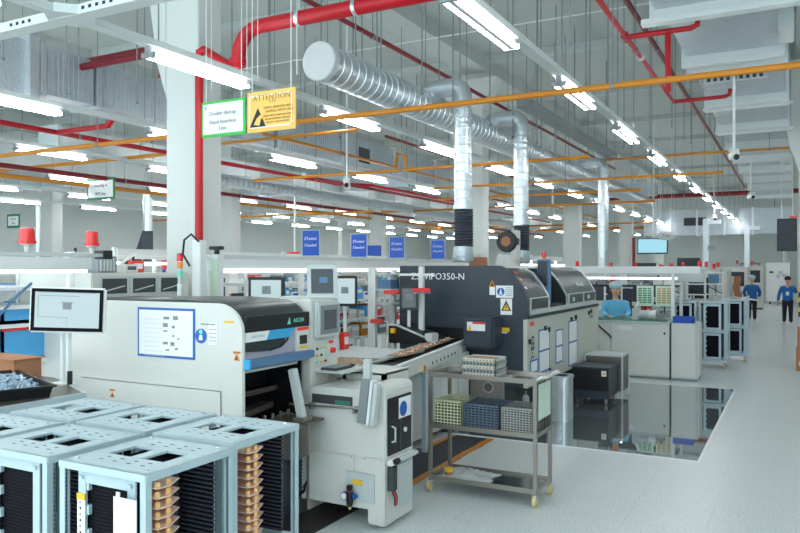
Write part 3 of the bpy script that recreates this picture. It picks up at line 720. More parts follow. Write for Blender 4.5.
MB().b(Xa-.02,Xa+.05,Ya+.03,Ya+.83,1.275,1.335).build('blue_ledge', bluebar, t, .004)
MB().b(Xa-.02,Xa+.052,Ya+.01,Ya+.03,1.27,1.34).build('ledge_end', cyan, t)
m = MB()
for i in range(22): m.b(Xa-.3,Xa-.28,Ya+.18+i*.03,Ya+.195+i*.03,1.0,1.02)
m.b(Xa-.32,Xa-.3,Ya+.17,Ya+.85,.99,1.03); m.build('toothed_rail', steel, t)
for (z,y0,y1,xx) in ((.9,.2,.6,-.12),(.78,.3,.85,-.05),(.72,.18,.5,0)):
    MB().box((Xa+xx-.1,Ya+(y0+y1)/2,z),(.1,y1-y0,.045),.1,.05).build('carriage_rail', steeldk if z > .8 else pale, t, .006)
for i in range(5): MB().tube((Xa-.12,Ya+.3+i*.1,.72),(Xa-.12,Ya+.3+i*.1,.86),.014,8).build('support_pin', steel, t)
MB().b(Xa-.12,Xa-.02,Ya+.86,Ya+.92,.5,1.12).build('front_post', cream, t, .004)
MB().b(Xa-.15,Xa+.22,Ya+.48,Ya+.72,.80,.82).build('steel_flap', steeldk, t, .004)
MB().prism([(Xa-.15,.5),(Xa-.15,.8),(Xa+.22,.8),(Xa+.22,.58),(Xa+.12,.52)],Ya+.5,Ya+.52).build('flap_side', steel, t)
# wall papers on A front
def onA(px,py): return onY(px,py,Ya-.002)
a = onA(138,307); b = onA(195,360)
f = thing('instruction_sheet','large white instruction sheet in a blue frame on the white machine','sheet',((a.x+b.x)/2,Ya-.006,b.z))
MB().b(a.x,b.x,Ya-.006,Ya-.001,b.z,a.z).build('frame', inkblue, f); MB().b(a.x+.018,b.x-.018,Ya-.008,Ya-.005,b.z+.018,a.z-.018).build('sheet', paper, f)
m = MB(); 
for (px,py,w2,h2) in ((167,318,.06,.02),(176,318,.05,.03),(166,325,.05,.03),(174,327,.03,.02),(166,331,.04,.012),(174,336,.02,.015),(179,339,.02,.012),(166,343,.05,.02),(173,344,.04,.03),(177,349,.03,.015),(168,350,.04,.012)):
    q = onA(px,py); m.b(q.x-w2/2,q.x+w2/2,Ya-.0095,Ya-.008,q.z-h2/2,q.z+h2/2)
m.build('figures', midgrey, f)
m = MB()
for i in range(10): m.b(a.x+.08,a.x+.25+.02*(i%3),Ya-.0095,Ya-.008,a.z-.09-i*.035,a.z-.087-i*.035)
m.build('print', pale, f)
q = onA(201,336)
f = thing('safety_sticker','round blue safety sticker with printed lines on the white machine','sticker',(q.x,Ya-.003,q.z))
MB().lathe((q.x,Ya-.001,q.z),[(.055,0),(.055,-.003)],28,'Y').build('disc', inkblue, f)
MB().lathe((q.x,Ya-.003,q.z+.032),[(.018,0),(.018,-.002)],16,'Y').build('green_mark', greenlamp, f)
MB().prism([(q.x-.02,q.z-.03),(q.x+.02,q.z-.03),(q.x+.012,q.z+.01),(q.x-.012,q.z+.01)],Ya-.006,Ya-.004).build('white_figure', paper, f)
MB().b(q.x+.07,q.x+.16,Ya-.003,Ya-.001,q.z-.06,q.z+.1).build('text_field', paper, f)
m = MB()
for i in range(4): m.b(q.x+.08,q.x+.15,Ya-.004,Ya-.003,q.z+.05-i*.028,q.z+.055-i*.028)
m.b(q.x,q.x+.14,Ya-.004,Ya-.002,q.z+.085,q.z+.093); m.build('print', midgrey, f)
for (px,py,lab) in ((113,394,'small orange and black warning sticker low on the white machine'),(237,357,'small orange warning sticker at the corner of the white machine')):
    q = onA(px,py); f = thing('warning_sticker',lab,'sticker',(q.x,Ya-.01,q.z))
    MB().b(q.x-.03,q.x+.03,Ya-.0105,Ya-.0005,q.z+.025,q.z+.04).build('orange_bar', orangep, f)
    MB().prism([(q.x-.026,q.z-.025),(q.x+.026,q.z-.025),(q.x,q.z+.02)],Ya-.0105,Ya-.0005).build('triangle', amber, f)
    MB().prism([(q.x-.012,q.z-.018),(q.x+.014,q.z-.018),(q.x+.0,q.z+.008)],Ya-.0115,Ya-.0095).build('mark', ink, f)
q = onA(229,322); f = tag(MB().b(-.045,.045,0,.003,-.008,.008).build('yellow_label',yellow),'narrow yellow label on the curved corner of the white machine','sticker'); f.location = (q.x,Ya-.003,q.z)
# stack light on A
p = onY(180,270,4.9)
t = thing('stack_light','slim stack light with red and amber lenses before the front column','signal light',(p.x,4.9,1.76))
MB().tube((p.x,4.9,1.755),(p.x,4.9,1.86),.024,14).build('base', white, t)
MB().tube((p.x,4.9,1.86),(p.x,4.9,2.0),.02,14).build('pole', pale, t)
MB().tube((p.x,4.9,1.93),(p.x,4.9,1.975),.027,14).build('green_lens', greenlamp, t)
MB().tube((p.x,4.9,2.0),(p.x,4.9,2.055),.026,14).build('amber_lens', amber, t)
MB().tube((p.x,4.9,2.06),(p.x,4.9,2.12),.028,14).build('red_lens', redbright, t)
MB().tube((p.x,4.9,2.12),(p.x,4.9,2.13),.022,14).build('cap', black, t)
# --- control console beside A
t = thing('control_console','pale control console with a grey touch panel, buttons and keyboard','console',(-3.75,5.2,0))
MB().b(-4.1,Xa,4.99,5.4,.95,1.74).build('housing', cream, t, .008)
MB().b(-4.05,Xa-.04,5.02,5.4,0,.95).build('pedestal', cream, t, .004)
tp = MB().b(Xa,Xa+.05,5.03,5.36,1.42,1.72).build('touch_panel', pale, t, .012)
MB().b(Xa+.048,Xa+.053,5.06,5.33,1.45,1.69).build('inset', midgrey, tp)
MB().b(Xa+.05,Xa+.058,5.11,5.29,1.49,1.65).build('screen', screendk, tp)
for i in range(3):
    for j in range(3):
        MB().tube((Xa,5.08+i*.06,1.22+j*.055),(Xa+.012,5.08+i*.06,1.22+j*.055),.010,10).build('button',[greenlamp,yellow,ink][(i+j)%3],t)
MB().tube((Xa,5.3,1.3),(Xa+.03,5.3,1.3),.024,14).build('stop_button', redbright, t)
MB().b(Xa,Xa+.006,5.26,5.32,1.36,1.385).build('red_label', redbin, t)
MB().b(Xa-.02,Xa+.28,5.05,5.45,1.14,1.16).build('keyboard_shelf', pale, t, .004)
k = thing('keyboard','dark grey keyboard on the console shelf','keyboard',(Xa+.13,5.2,1.16))
MB().b(Xa+.05,Xa+.2,5.06,5.32,1.16,1.18).build('base', ductdark, k, .004)
m = MB()
for i in range(5):
    for j in range(10): m.b(Xa+.06+i*.027,Xa+.08+i*.027,5.07+j*.025,5.09+j*.025,1.18,1.186)
m.build('keys', midgrey, k)
k = thing('computer_mouse','black mouse at the end of the keyboard','mouse',(Xa+.12,5.39,1.16))
MB().ball((Xa+.14,5.39,1.165),.045,12,8,.7,1,.5).build('shell', black, k)
# upper tilted display
t = thing('tilted_display','small pale tilted display above the control console','monitor',(-3.8,5.25,1.75))
M_ = Matrix.Translation((-3.58,5.28,1.89)) @ Matrix.Rotation(.75,4,'Z') @ Matrix.Rotation(-.12,4,'X')
cs = loc(MB().b(-.13,.13,-.02,.04,-.16,.14),M_).build('casing', pale, t, .012)
loc(MB().b(-.1,.09,-.024,-.018,-.11,.1),M_).build('screen', screendk, cs)
loc(MB().b(-.03,.04,-.027,-.023,-.02,.03),M_).build('screen_window', bluebar, cs)
MB().tube((-3.58,5.3,1.74),(-3.58,5.3,1.8),.02,10).build('post', steel, t)
MB().b(-3.95,-3.6,5.2,5.38,1.742,1.756).build('foot_plate', pale, t)
# --- B cabinet
Xb,Yb = -2.75,4.9
t = thing('unit_cabinet','white equipment cabinet with pressure regulator facing the camera','cabinet',(-3.1,5.15,0))
MB().prism([(-3.46,.14),(-3.46,1.02),(-3.42,1.05),(-3.0,1.06),(-2.94,1.09),(Xb-.03,1.10),(Xb,1.07),(Xb,.03),(-2.9,.03),(-2.9,.14)],Yb,Yb+.46).build('housing', cream, t, .008)
MB().b(-3.44,-3.02,Yb-.003,Yb,.19,.545).build('lower_panel', cream, t, .004)
MB().b(-3.42,-3.04,Yb-.004,Yb,.925,.995).build('dark_opening', ductdark, t)
MB().b(-3.2,-3.06,Yb-.006,Yb-.003,.93,.96).build('green_board', grnbd, t)
MB().b(-2.9,Xb+.002,Yb-.004,Yb,.05,.545).build('side_strip', cream, t, .003)
MB().b(-3.1,-2.84,Yb-.006,Yb-.002,.19,.42).build('recess', pale, t, .003)
sc = MB()
for x in (-3.42,-3.05,-2.93,-2.78):
    sc.lathe((x,Yb-.003,.53),[(.006,0),(.005,-.003)],8,'Y')
sc.build('screws', steel, t)
dr = MB().b(Xb,Xb+.01,Yb+.03,Yb+.42,.56,1.0).build('side_door', black, t, .004)
MB().b(Xb+.01,Xb+.012,Yb+.22,Yb+.24,.56,1.0).build('door_seam', slate, t)
MB().path([(Xb+.008,Yb+.09,.66),(Xb+.04,Yb+.09,.67),(Xb+.04,Yb+.09,.77),(Xb+.008,Yb+.09,.78)],.008,8).build('handle', pale, dr)
MB().lathe((Xb+.01,Yb+.3,.72),[(.02,0),(.02,.012),(.01,.014)],12,'X').build('lock', cream, dr)
MB().b(Xb+.01,Xb+.013,Yb+.2,Yb+.4,.82,.98).build('notice_sheet', paper, dr)
MB().lathe((Xb+.013,Yb+.27,.89),[(.06,0),(.06,.002)],20,'X').build('blue_disc', inkblue, t)
MB().b(Xb,Xb+.05,Yb+.02,Yb+.44,.49,.535).build('side_ledge', paper, t, .01)
MB().tube((Xb+.075,Yb+.05,.53),(Xb+.075,Yb+.4,.53),.018,12).build('roller', pale, t)
for y in (.05,.4): MB().tube((Xb+.075,Yb+y-.02,.53),(Xb+.075,Yb+y+.02,.53),.024,12).build('roller_end', black, t)
MB().b(Xb,Xb+.02,Yb+.16,Yb+.42,.12,.47).build('side_grille', pale, t, .004)
MB().b(Xb+.002,Xb+.05,Yb+.03,Yb+.1,.3,.48).build('cable_duct', ductdark, t)
for k_ in range(3): MB().path([(Xb+.03,Yb+.04+.02*k_,.32),(Xb+.05,Yb+.06+.02*k_,.24),(Xb+.03,Yb+.1+.015*k_,.17)],.006,6).build('cable', [black,redbin,ductdark][k_], t)
for (x,y) in ((-3.3,5.3),(-2.83,4.98),(-2.83,5.28)): MB().lathe((x,y,0),[(.035,0),(.035,.02),(.014,.025),(.014,.1 if x > -3 else .15)],12).build('foot', steel, t)
# regulator
q = onY(350,495,Yb-.03)
rg = thing('pressure_regulator','small air pressure regulator with blue knob and gauge on the white cabinet','regulator',q)
MB().lathe((q.x,Yb-.035,q.z-.02),[(.014,-.07),(.026,-.05),(.028,0),(.028,.05),(.02,.055),(.026,.09),(.016,.10)],14).build('body', black, rg)
MB().tube((q.x,Yb-.035,q.z+.028),(q.x,Yb-.035,q.z+.036),.024,14).build('red_ring', redbin, rg)
gg = MB().lathe((q.x-.045,Yb-.03,q.z-.01),[(.032,0),(.032,-.018)],18,'Y').build('gauge', inkblue, rg)
MB().lathe((q.x-.045,Yb-.049,q.z-.01),[(.026,0),(.026,-.002)],18,'Y').build('dial', paper, gg)
MB().tube((q.x+.02,Yb-.035,q.z),(q.x+.07,Yb-.035,q.z),.011,10).build('valve', inkblue, rg)
MB().box((q.x+.05,Yb-.04,q.z),(.012,.014,.05)).build('valve_handle', inkblue, rg)
MB().b(q.x-.01,q.x+.01,Yb-.035,Yb,q.z-.01,q.z+.01).build('bracket', steel, rg)
MB().lathe((q.x,Yb-.035,q.z-.11),[(.008,0),(.015,.02),(.016,.04)],12).build('bowl', casterm, rg)
q = onY(358,482,Yb); f = tag(MB().b(-.045,.045,0,.004,-.018,.018).build('warning_label',yellow),'yellow arrow label above the pressure regulator','sticker'); f.location=(q.x,Yb-.012,q.z)
# scanner box and bracket on cabinet B
t = thing('scanner_box','tall grey box clamped at the top corner of the white cabinet','box',(-2.9,4.86,.84))
M_ = Matrix.Translation((-2.86,4.83,.99)) @ Matrix.Rotation(.0,4,'Z') @ Matrix.Rotation(.12,4,'Y')
loc(MB().b(-.06,.02,-.04,.04,-.17,.16),M_).build('housing', midgrey, t, .006)
loc(MB().b(.025,.045,-.045,.045,-.17,.17),M_).build('side_plate', paper, t, .004)
loc(MB().b(.05,.085,-.03,.03,-.17,.15),M_).build('back_plate', pale, t, .004)
MB().b(-2.94,-2.88,4.89,4.93,1.09,1.3).build('stem', pale, t, .003)
t = thing('push_rail','thin steel rail along the top of the white cabinet','rail',(-3.2,4.84,.9))
MB().tube((-3.6,4.84,.905),(-2.94,4.84,.925),.010,10).build('rail', steel, t)
for x in (-3.4,-3.0): MB().b(x-.01,x+.01,4.84,4.905,.88,.93).build('bracket', steel, t)
# upright light bar in front of A's opening
t = thing('upright_bar','pale upright extrusion standing in the opening of the white machine','bar',(-3.38,4.66,.82))
MB().bar((-3.37,4.69,.84),(-3.43,4.65,1.22),.055,.06).build('extrusion', pale, t, .004)
MB().b(-3.42,-3.32,4.64,4.76,.82,.85).build('foot', steel, t)
# box on top of B
t = thing('drawer_unit','white open box unit between console and conveyor with dark parts inside','cabinet',(-3.25,5.5,0))
m = MB().b(-3.44,-3.02,5.38,5.42,.95,1.12).b(-3.44,-3.40,5.38,5.8,.5,1.12).b(-3.06,-3.02,5.38,5.8,.5,1.12).b(-3.44,-3.02,5.38,5.8,1.1,1.125).b(-3.44,-3.02,5.38,5.8,.0,.9)
m.build('casing', cream, t, .003)
MB().b(-3.38,-3.1,5.42,5.7,.9,1.0).build('dark_parts', ductdark, t)
MB().b(-3.2,-3.08,5.44,5.6,1.0,1.04).build('green_board', grnbd, t)
# cable hanging at left of B
t = thing('power_cable','black cable drooping beside the white cabinet','cable',(-3.5,4.8,.2))
MB().path([(-3.47,4.82,.66),(-3.49,4.8,.5),(-3.5,4.8,.34),(-3.46,4.8,.25),(-3.42,4.82,.3),(-3.46,4.84,.22),(-3.62,4.8,.1),(-3.8,4.8,.02)],.012,8).build('cable', black, t)
t = thing('vent_panel','white vented machine panel left of the regulator cabinet','panel',(-3.68,4.95,0))
MB().b(-3.9,-3.52,4.95,4.98,.12,.66).build('panel', cream, t, .004)
m = MB()
for i in range(12):
    for j in range(3): m.lathe((-3.62+.03*j,4.95,.18+i*.03),[(.008,0),(.008,-.002)],8,'Y')
m.build('vent_holes', ductdark, t)
MB().b(-3.88,-3.54,4.9,5.0,.0,.12).build('feet', steel, t)
# --- conveyor
t = thing('line_conveyor','pale conveyor carrying brown boards into the dark oven','conveyor',(-3.8,7.0,0))
m = MB(); m.bar((-3.22,5.45,1.02),(-3.78,8.85,1.02),.05,.09); m.build('near_rail', pale, t, .006)
MB().bar((-3.19,5.45,.985),(-3.75,8.8,.985),.02,.12).build('side_skirt', cream, t, .004)
MB().bar((-3.2,5.45,1.075),(-3.76,8.8,1.075),.03,.02).build('guide_rail', paper, t, .004)
MB().bar((-3.62,5.45,1.02),(-4.18,8.85,1.02),.05,.09).build('far_rail', pale, t, .006)
MB().bar((-3.42,5.45,1.0),(-3.98,8.8,1.0),.36,.03).build('belt', ductdark, t)
MB().b(-4.5,-3.68,5.9,8.75,.1,.94).build('base_cabinet', cream, t, .008)
MB().b(-3.68,-3.67,6.1,6.9,.15,.9).build('base_window', slate, t)
MB().b(-3.68,-3.665,7.0,7.9,.15,.9).build('base_door', pale, t, .004)
for (x,y) in ((-3.28,5.6),(-3.42,6.35),(-3.55,7.2),(-3.7,8.4)): MB().b(x-.025,x+.025,y-.025,y+.025,0,.97).build('leg', alu, t, .003)
m = MB()
for i in range(7): m.lathe((-3.60+.0,7.35,.96),[(.001,0),(.002,.01)],6,'X') if False else m.box((-3.49-.0165*i*1.6,7.25+.16*i,.97),(.03,.03,.03),.16)
m.build('rollers', ductdark, t)
MB().box((-3.43,6.95,.95),(.03,.05,.06),.16).build('orange_sensor', orangep, t)
MB().bar((-3.5,7.0,.91),(-3.66,8.2,.91),.03,.04).build('lower_rail', cream, t)
MB().b(-5.0,-3.75,5.45,7.6,1.04,1.06).build('work_surface', pale, t, .003)
MB().b(-5.0,-4.1,5.45,7.6,.0,1.04).build('bench_body', pale, t, .004)
def boardon(k, x, y, lab, w=.24, l=.2, m=brownbd, z=1.087):
    b = thing('circuit_board', lab, 'circuit board', (x,y,z), .16, 'boards on the conveyor')
    MB().b(-w/2,w/2,-l/2,l/2,0,.006).build('board', m).parent = b
    mm = MB()
    for i in range(12): mm.b(-w/2+.02+random.random()*(w-.06),-w/2+.04+random.random()*(w-.06),-l/2+.02,-l/2+.04,0,.02) if False else mm.box((random.uniform(-w*.4,w*.4),random.uniform(-l*.4,l*.4),.014),(.012,.012,.012),random.random())
    mm.build('components', pinkboard if m is brownbd else grnbd).parent = b
for i in range(8):
    y = 6.85+i*.26; x = -3.42-(y-5.45)*.1647-.02
    boardon(i,x,y,'brown board on the conveyor, %s counted from the camera' % ORD[i],.2,.22)
boardon(9,-4.0,6.35,'large brown board lying on the bench behind the conveyor',.5,.5,brownbd,1.06)
boardon(10,-3.42-.05,5.9,'green board near the start of the conveyor',.26,.3,grnbd)
# black scanner hood over conveyor
t = thing('inspection_lid','open black angled lid over the conveyor before the oven','cover',(-4.15,8.3,1.06))
MB().prism([(-4.5,1.06),(-4.5,1.28),(-4.38,1.28),(-3.98,1.14),(-3.93,1.09),(-3.93,1.09)][:5],8.1,8.6).build('lid', black, t, .01)
MB().prism([(-4.5,1.30),(-4.38,1.30),(-3.98,1.16),(-3.98,1.145),(-4.38,1.28),(-4.5,1.28)],8.08,8.12).build('rim', pale, t)
MB().b(-4.0,-3.9,8.1,8.3,1.09,1.2).build('corner_block', pale, t, .01)
MB().box((-4.42,8.075,1.22),(.05,.05,.06)).build('clip', yellow, t)
# white fixture post and wheel near 385,330
t = thing('swing_fixture','white round-edged fixture arm beside the conveyor lid','fixture',(-4.6,7.0,1.06))
MB().prism([(-4.95,1.06),(-4.95,1.75),(-4.8,1.78),(-4.72,1.5),(-4.62,1.35),(-4.6,1.06)],7.05,7.15).build('arm', pale, t, .012)
MB().b(-4.86,-4.8,6.98,7.05,1.06,2.0).build('post', white, t, .004)
# papers / sticker on conveyor
# --- dark mat
t = thing('floor_mat','dark ribbed floor mat edged with worn orange tape','mat',(-3.35,6.8,0))
MB().b(-3.62,-3.12,5.4,8.12,0,.006).build('mat', matfloor, t)
for (x0,x1) in ((-3.64,-3.58),(-3.18,-3.1)):
    m = MB()
    for i in range(17): j = random.uniform(-.008,.008); m.b(x0+j,x1+j,5.4+i*.16,5.4+i*.16+.162,.0061,.009)
    m.build('orange_tape', orangep, t)

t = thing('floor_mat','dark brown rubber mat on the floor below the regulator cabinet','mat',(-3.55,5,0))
MB().b(-3.95,-3.2,4.25,5.8,0,.008).build('mat', darkbrown, t, .002)  # thin sheet coloured as the dark floor reflection under the cabinet
# ================================================================ DARK OVEN
Xm,Ym = -2.95,8.86
t = thing('reflow_oven','long dark oven with twin smoked hoods and a pale side panel','machine',(-3.9,10.7,0))
prof = [(-4.75,.5),(-4.75,2.03),(-3.32,2.03),(-3.14,1.94),(-3.02,1.78),(Xm,1.6),(Xm,.5)]
MB().prism(prof,Ym,Ym+.12).build('front_wall', slate, t, .008)
MB().b(-4.75,-3.0,Ym+.22,12.55,.5,1.38).build('lower_body', slate, t)
MB().b(-4.7,-3.15,Ym+.1,12.5,0,.5).build('plinth', ductdark, t)
MB().b(-4.75,-3.6,Ym+.22,12.55,1.38,1.98).build('rear_top', slate, t)
for (x,y) in ((-3.2,9.0),(-3.2,10.8),(-3.2,12.4)): MB().lathe((x,y,0),[(.05,0),(.05,.03),(.02,.04),(.02,.5)],12).build('foot', steel, t)
MB().b(-3.0,Xm+.006,Ym-.004,12.6,.5,1.36).build('side_panel', slateside, t, .004)
MB().b(-3.01,Xm+.012,Ym+.05,12.6,1.36,1.40).build('side_gasket', black, t)
hp = [(-3.62,1.4),(-3.62,2.0),(-3.34,2.0),(-3.2,1.93),(-3.08,1.78),(-2.985,1.62),(-2.97,1.58),(-2.97,1.4)]
for k,(y0,y1) in enumerate(((Ym+.12,9.88),(10.72,12.5))):
    h = MB().prism(hp,y0,y1).build('hood', hoodm, t, .006)
    sv = MB()
    out = [(-3.62,2.005),(-3.335,2.012),(-3.19,1.94),(-3.07,1.79),(-2.975,1.63),(-2.955,1.4),(-2.98,1.4),(-2.99,1.61),(-3.09,1.77),(-3.2,1.915),(-3.34,1.99),(-3.62,1.99)]
    for yy in ((y1-.035,y1),) if k == 0 else ((y0,y0+.035),(y1-.03,y1)): sv.prism(out,yy[0],yy[1])
    sv.build('hood_trim', galv, h)
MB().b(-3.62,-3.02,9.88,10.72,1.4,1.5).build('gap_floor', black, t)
MB().b(-2.99,-2.955,9.0,12.52,1.40,1.46).build('window_ledge', pale, t, .004)
for (y0,y1) in ((9.05,9.75),(10.85,11.6),(11.7,12.4)):
    f = MB().b(-2.985,-2.952,y0-.06,y1+.06,1.46,1.62).build('window_frame', pale, t, .006)
    MB().b(-2.953,-2.949,y0,y1,1.475,1.605).build('window_pane', hoodm, f)
for (y,z) in ((11.0,1.54),(11.9,1.55)): MB().b(-2.949,-2.947,y,y+.12,z-.04,z+.02).build('inner_label', [mint,paper][y>11.5], t)
words('hood_lettering','VITRONICS',.09,Matrix.Translation((-3.035,11.75,1.735)) @ Matrix.Rotation(PI/2,4,'Z') @ Matrix.Rotation(PI/2-.5,4,'X'),silvertext,t)
words('front_lettering','ZSWiPO350-N',.125,faceY((-4.18,Ym-.003,1.885)),silvertext,t)
# front ledge, slot, nose
MB().b(-4.7,-3.70,Ym-.08,Ym,1.22,1.38).build('front_ledge', slate, t, .02)
MB().b(-4.72,-3.6,Ym-.004,Ym,1.05,1.24).build('entry_slot', black, t)
MB().b(-3.68,-3.27,Ym-.32,Ym,1.0,1.39).build('entry_nose', slate, t, .03)
a = onY(472,324,Ym-.32); 
MB().b(-3.62,-3.38,Ym-.324,Ym-.319,1.22,1.33).build('nose_label', paper, t)
MB().b(-3.545,-3.38,Ym-.327,Ym-.323,1.305,1.33).build('nose_label_red', redbin, t)
MB().prism([(-3.615,1.225),(-3.555,1.225),(-3.585,1.29)],Ym-.327,Ym-.323).build('nose_triangle', yellow, t)
def onM(px,py): return onY(px,py,Ym-.003)
def stk(name,lab,px0,px1,py0,py1,m,extra=None):
    a = onM(px0,py0); b = onM(px1,py1)
    f = thing(name,lab,'sticker',((a.x+b.x)/2,Ym-.003,b.z))
    MB().b(a.x,b.x,Ym-.004,Ym,b.z,a.z).build('sheet',m,f); return f,a,b
f,a,b = stk('warning_sticker','small white sticker with an orange triangle on the dark oven front',489.5,495,287,295,paper)
MB().prism([(a.x-.01,a.z),(b.x+.01,a.z),((a.x+b.x)/2,a.z+.09)],Ym-.004,Ym).build('triangle',orangep,f); MB().prism([(a.x+.015,a.z+.015),(b.x-.015,a.z+.015),((a.x+b.x)/2,a.z+.06)],Ym-.006,Ym-.003).build('mark',ink,f)
f,a,b = stk('safety_sticker','wide white sticker with a blue disc on the dark oven front',496,513,285.5,298,paper)
MB().lathe((a.x+.065,Ym-.004,(a.z+b.z)/2),[(.05,0),(.05,-.003)],20,'Y').build('disc',inkblue,f)
MB().prism([(a.x+.045,b.z+.04),(a.x+.085,b.z+.04),(a.x+.065,a.z-.03)],Ym-.009,Ym-.007).build('figure',paper,f)
m = MB(); [m.b(a.x+.13,b.x-.01,Ym-.006,Ym-.003,a.z-.03-i*.025,a.z-.023-i*.025) for i in range(5)]; m.build('print',midgrey,f)
f,a,b = stk('warning_sticker','white sticker with a big black and yellow triangle below the blue disc',500.5,512,298.5,315,paper)
MB().prism([(a.x+.01,b.z+.05),(b.x-.01,b.z+.05),((a.x+b.x)/2,a.z-.02)],Ym-.006,Ym-.003).build('triangle',ink,f)
MB().prism([(a.x+.035,b.z+.062),(b.x-.035,b.z+.062),((a.x+b.x)/2,a.z-.05)],Ym-.008,Ym-.005).build('triangle_inner',yellow,f)
MB().box(((a.x+b.x)/2,Ym-.009,(a.z+b.z)/2+.01),(.012,.002,.06)).build('mark',ink,f)
f,a,b = stk('warning_sticker','yellow strip sticker low on the dark oven front',500,509.5,327.5,332,yellow); MB().b(a.x+.02,b.x-.03,Ym-.004,Ym,b.z-.02,b.z-.003).build('white_strip',paper,f)
for i,(px,py) in enumerate(((507,275),(513,283),(518,290))):
    p = onX(px+1,py,[-3.14,-3.06,-3.0][i]); 
    z = [1.93,1.84,1.74][i]; x = [-3.155,-3.085,-3.02][i]
    o = tag(MB().box((0,0,0),(.04,.05,.012),0,0,.8).build('hood_sticker',[redbin,yellow,paper][i]),'%s sticker on the curved end of the first smoked hood'%['red and white','small yellow','small white'][i],'sticker'); o.location = (x+.016,Ym+.11,z+.013)
# side panel details
Xm += .006
def onS(px,py): return onX(px,py,Xm)
def psheet(lab, px0,px1,py0,py1, split=None):
    a = onS(px0,py0); b = onS(px1,py1)
    f = thing('panel_sheet',lab,'sheet',(Xm+.003,(a.y+b.y)/2,0))
    zt = H-(-Xm*S_+a.y*C_)*(py0-268)/740; zb = zt-(py1-py0)/740*(-Xm*S_+b.y*C_)
    f.location = (Xm+.003,(a.y+b.y)/2,zb)
    MB().b(Xm,Xm+.004,a.y,b.y,zb,zt).build('frame',inkblue,f); 
    zz = [zb+.02,zt-.02] if not split else [zb+.02,zb+(zt-zb)*split-.012]
    MB().b(Xm+.003,Xm+.006,a.y+.03,b.y-.03,zz[0],zz[1]).build('sheet',paper,f)
    if split: MB().b(Xm+.003,Xm+.006,a.y+.03,b.y-.03,zb+(zt-zb)*split+.012,zt-.02).build('sheet',paper,f)
    return f
psheet('tall blue-edged sheet nearest the camera on the pale oven side',538.5,549.5,330,372,.5)
psheet('narrow blue-edged sheet in the middle of the pale oven side',555.5,562.5,330,363,.5)
psheet('blue-edged sheet farthest along the pale oven side',568.5,577,321,365,.52)
psheet('short blue-edged sheet low at the near corner of the oven side',530,537.5,361,374)
words('side_lettering','MS-L',.16,Matrix.Translation((Xm+.003,9.05,.98)) @ Matrix.Rotation(PI/2,4,'Z') @ Matrix.Rotation(PI/2,4,'X') @ Matrix.Rotation(-PI/2,4,'Z'),ink,t)
words('side_lettering','Soltec',.11,faceX((Xm+.003,12.1,1.22)),midgrey,t)
m = MB()
for (y,z) in ((9.55,1.2),(9.72,1.17),(10.85,1.24),(11.1,1.26),(11.9,1.28),(12.05,1.3),(8.9,1.08),(9.75,.62)): m.b(Xm,Xm+.02,y,y+.06,z-.03,z+.03)
m.build('latches', black, t)
MB().b(Xm,Xm+.004,8.95,9.12,1.27,1.32).build('maker_label', redbin, t)
# tower on top
t = thing('display_tower','slim dark blue display tower rising between the two hoods','display',(-3.11,10.1,1.6))
MB().b(-3.2,-3.04,10.05,10.2,1.5,2.12).build('casing', bluebar, t, .01)
MB().b(-3.185,-3.055,10.04,10.05,1.75,2.1).build('face', slate, t)
MB().b(-3.19,-3.05,10.03,10.06,1.62,1.68).build('silver_band', paper, t)
t2 = thing('beacon_light','small red beacon on the display tower of the oven','signal light',(-3.12,10.12,2.12))
MB().tube((-3.12,10.12,2.12),(-3.12,10.12,2.15),.02,12).build('base', orangep, t2); MB().tube((-3.12,10.12,2.15),(-3.12,10.12,2.23),.03,12).build('lens', redbright, t2)
# blower on the oven top
t = thing('exhaust_blower','grey blower with a round brown-black fan housing beside the second drop','blower',(-4.04,11.15,2.0))
MB().lathe((-4.04,11.1,2.42),[(.15,0),(.17,.02),(.17,.16),(.15,.18)],24,'Y').build('fan_housing', black, t)
MB().lathe((-4.04,11.09,2.42),[(.08,0),(.08,-.01)],20,'Y').build('fan_disc', brown, t)
MB().b(-3.98,-3.88,11.15,11.33,2.0,2.6).build('support', cream, t, .01)
MB().prism([(-4.22,1.98),(-4.15,2.2),(-3.95,2.2),(-3.85,1.98)],11.0,11.35).build('motor_base', cream, t, .01)
t = thing('control_box','tan and grey box standing on the dark oven by the first drop','box',(-3.9,9.6,2.0))
MB().b(-4.0,-3.8,9.5,9.7,2.0,2.15).build('housing', brown, t, .006); MB().b(-3.98,-3.86,9.53,9.66,2.15,2.2).build('lid', cream, t, .004)
# --- black cabinet on casters + metal box
t = thing('caster_cabinet','low black cabinet on casters beside the oven','cabinet',(-2.66,11.2,0))
MB().b(-2.92,-2.4,10.9,11.55,.09,.54).build('body', black, t, .008)
MB().b(-2.93,-2.39,10.89,11.56,.52,.545).build('top', slate, t, .004)
MB().b(-2.925,-2.395,10.895,10.9,.09,.2).build('lower_band', slate, t)
for x in (-2.87,-2.45):
    for y in (10.96,11.5): MB().tube((x-.014,y,.04),(x+.014,y,.04),.04,14).build('caster', steel, t); MB().b(x-.02,x+.02,y-.02,y+.02,.05,.09).build('caster_fork', steel, t)
MB().b(-2.5,-2.43,10.89,10.895,.42,.5).build('white_label', paper, t); MB().lathe((-2.465,10.89,.46),[(.02,0),(.02,-.003)],10,'Y').build('yellow_dot', yellow, t)
t = thing('metal_box','grey metal box behind the black caster cabinet','box',(-2.6,11.9,0))
MB().b(-2.92,-2.35,11.62,12.1,.1,.64).build('body', steeldk, t, .008)
MB().b(-2.92,-2.34,11.61,12.11,.63,.66).build('top', pale, t, .004)
MB().b(-2.36,-2.34,11.6,11.64,0,.63).build('frame_post', pale, t); MB().b(-2.36,-2.34,12.08,12.12,0,.63).build('frame_post', pale, t)
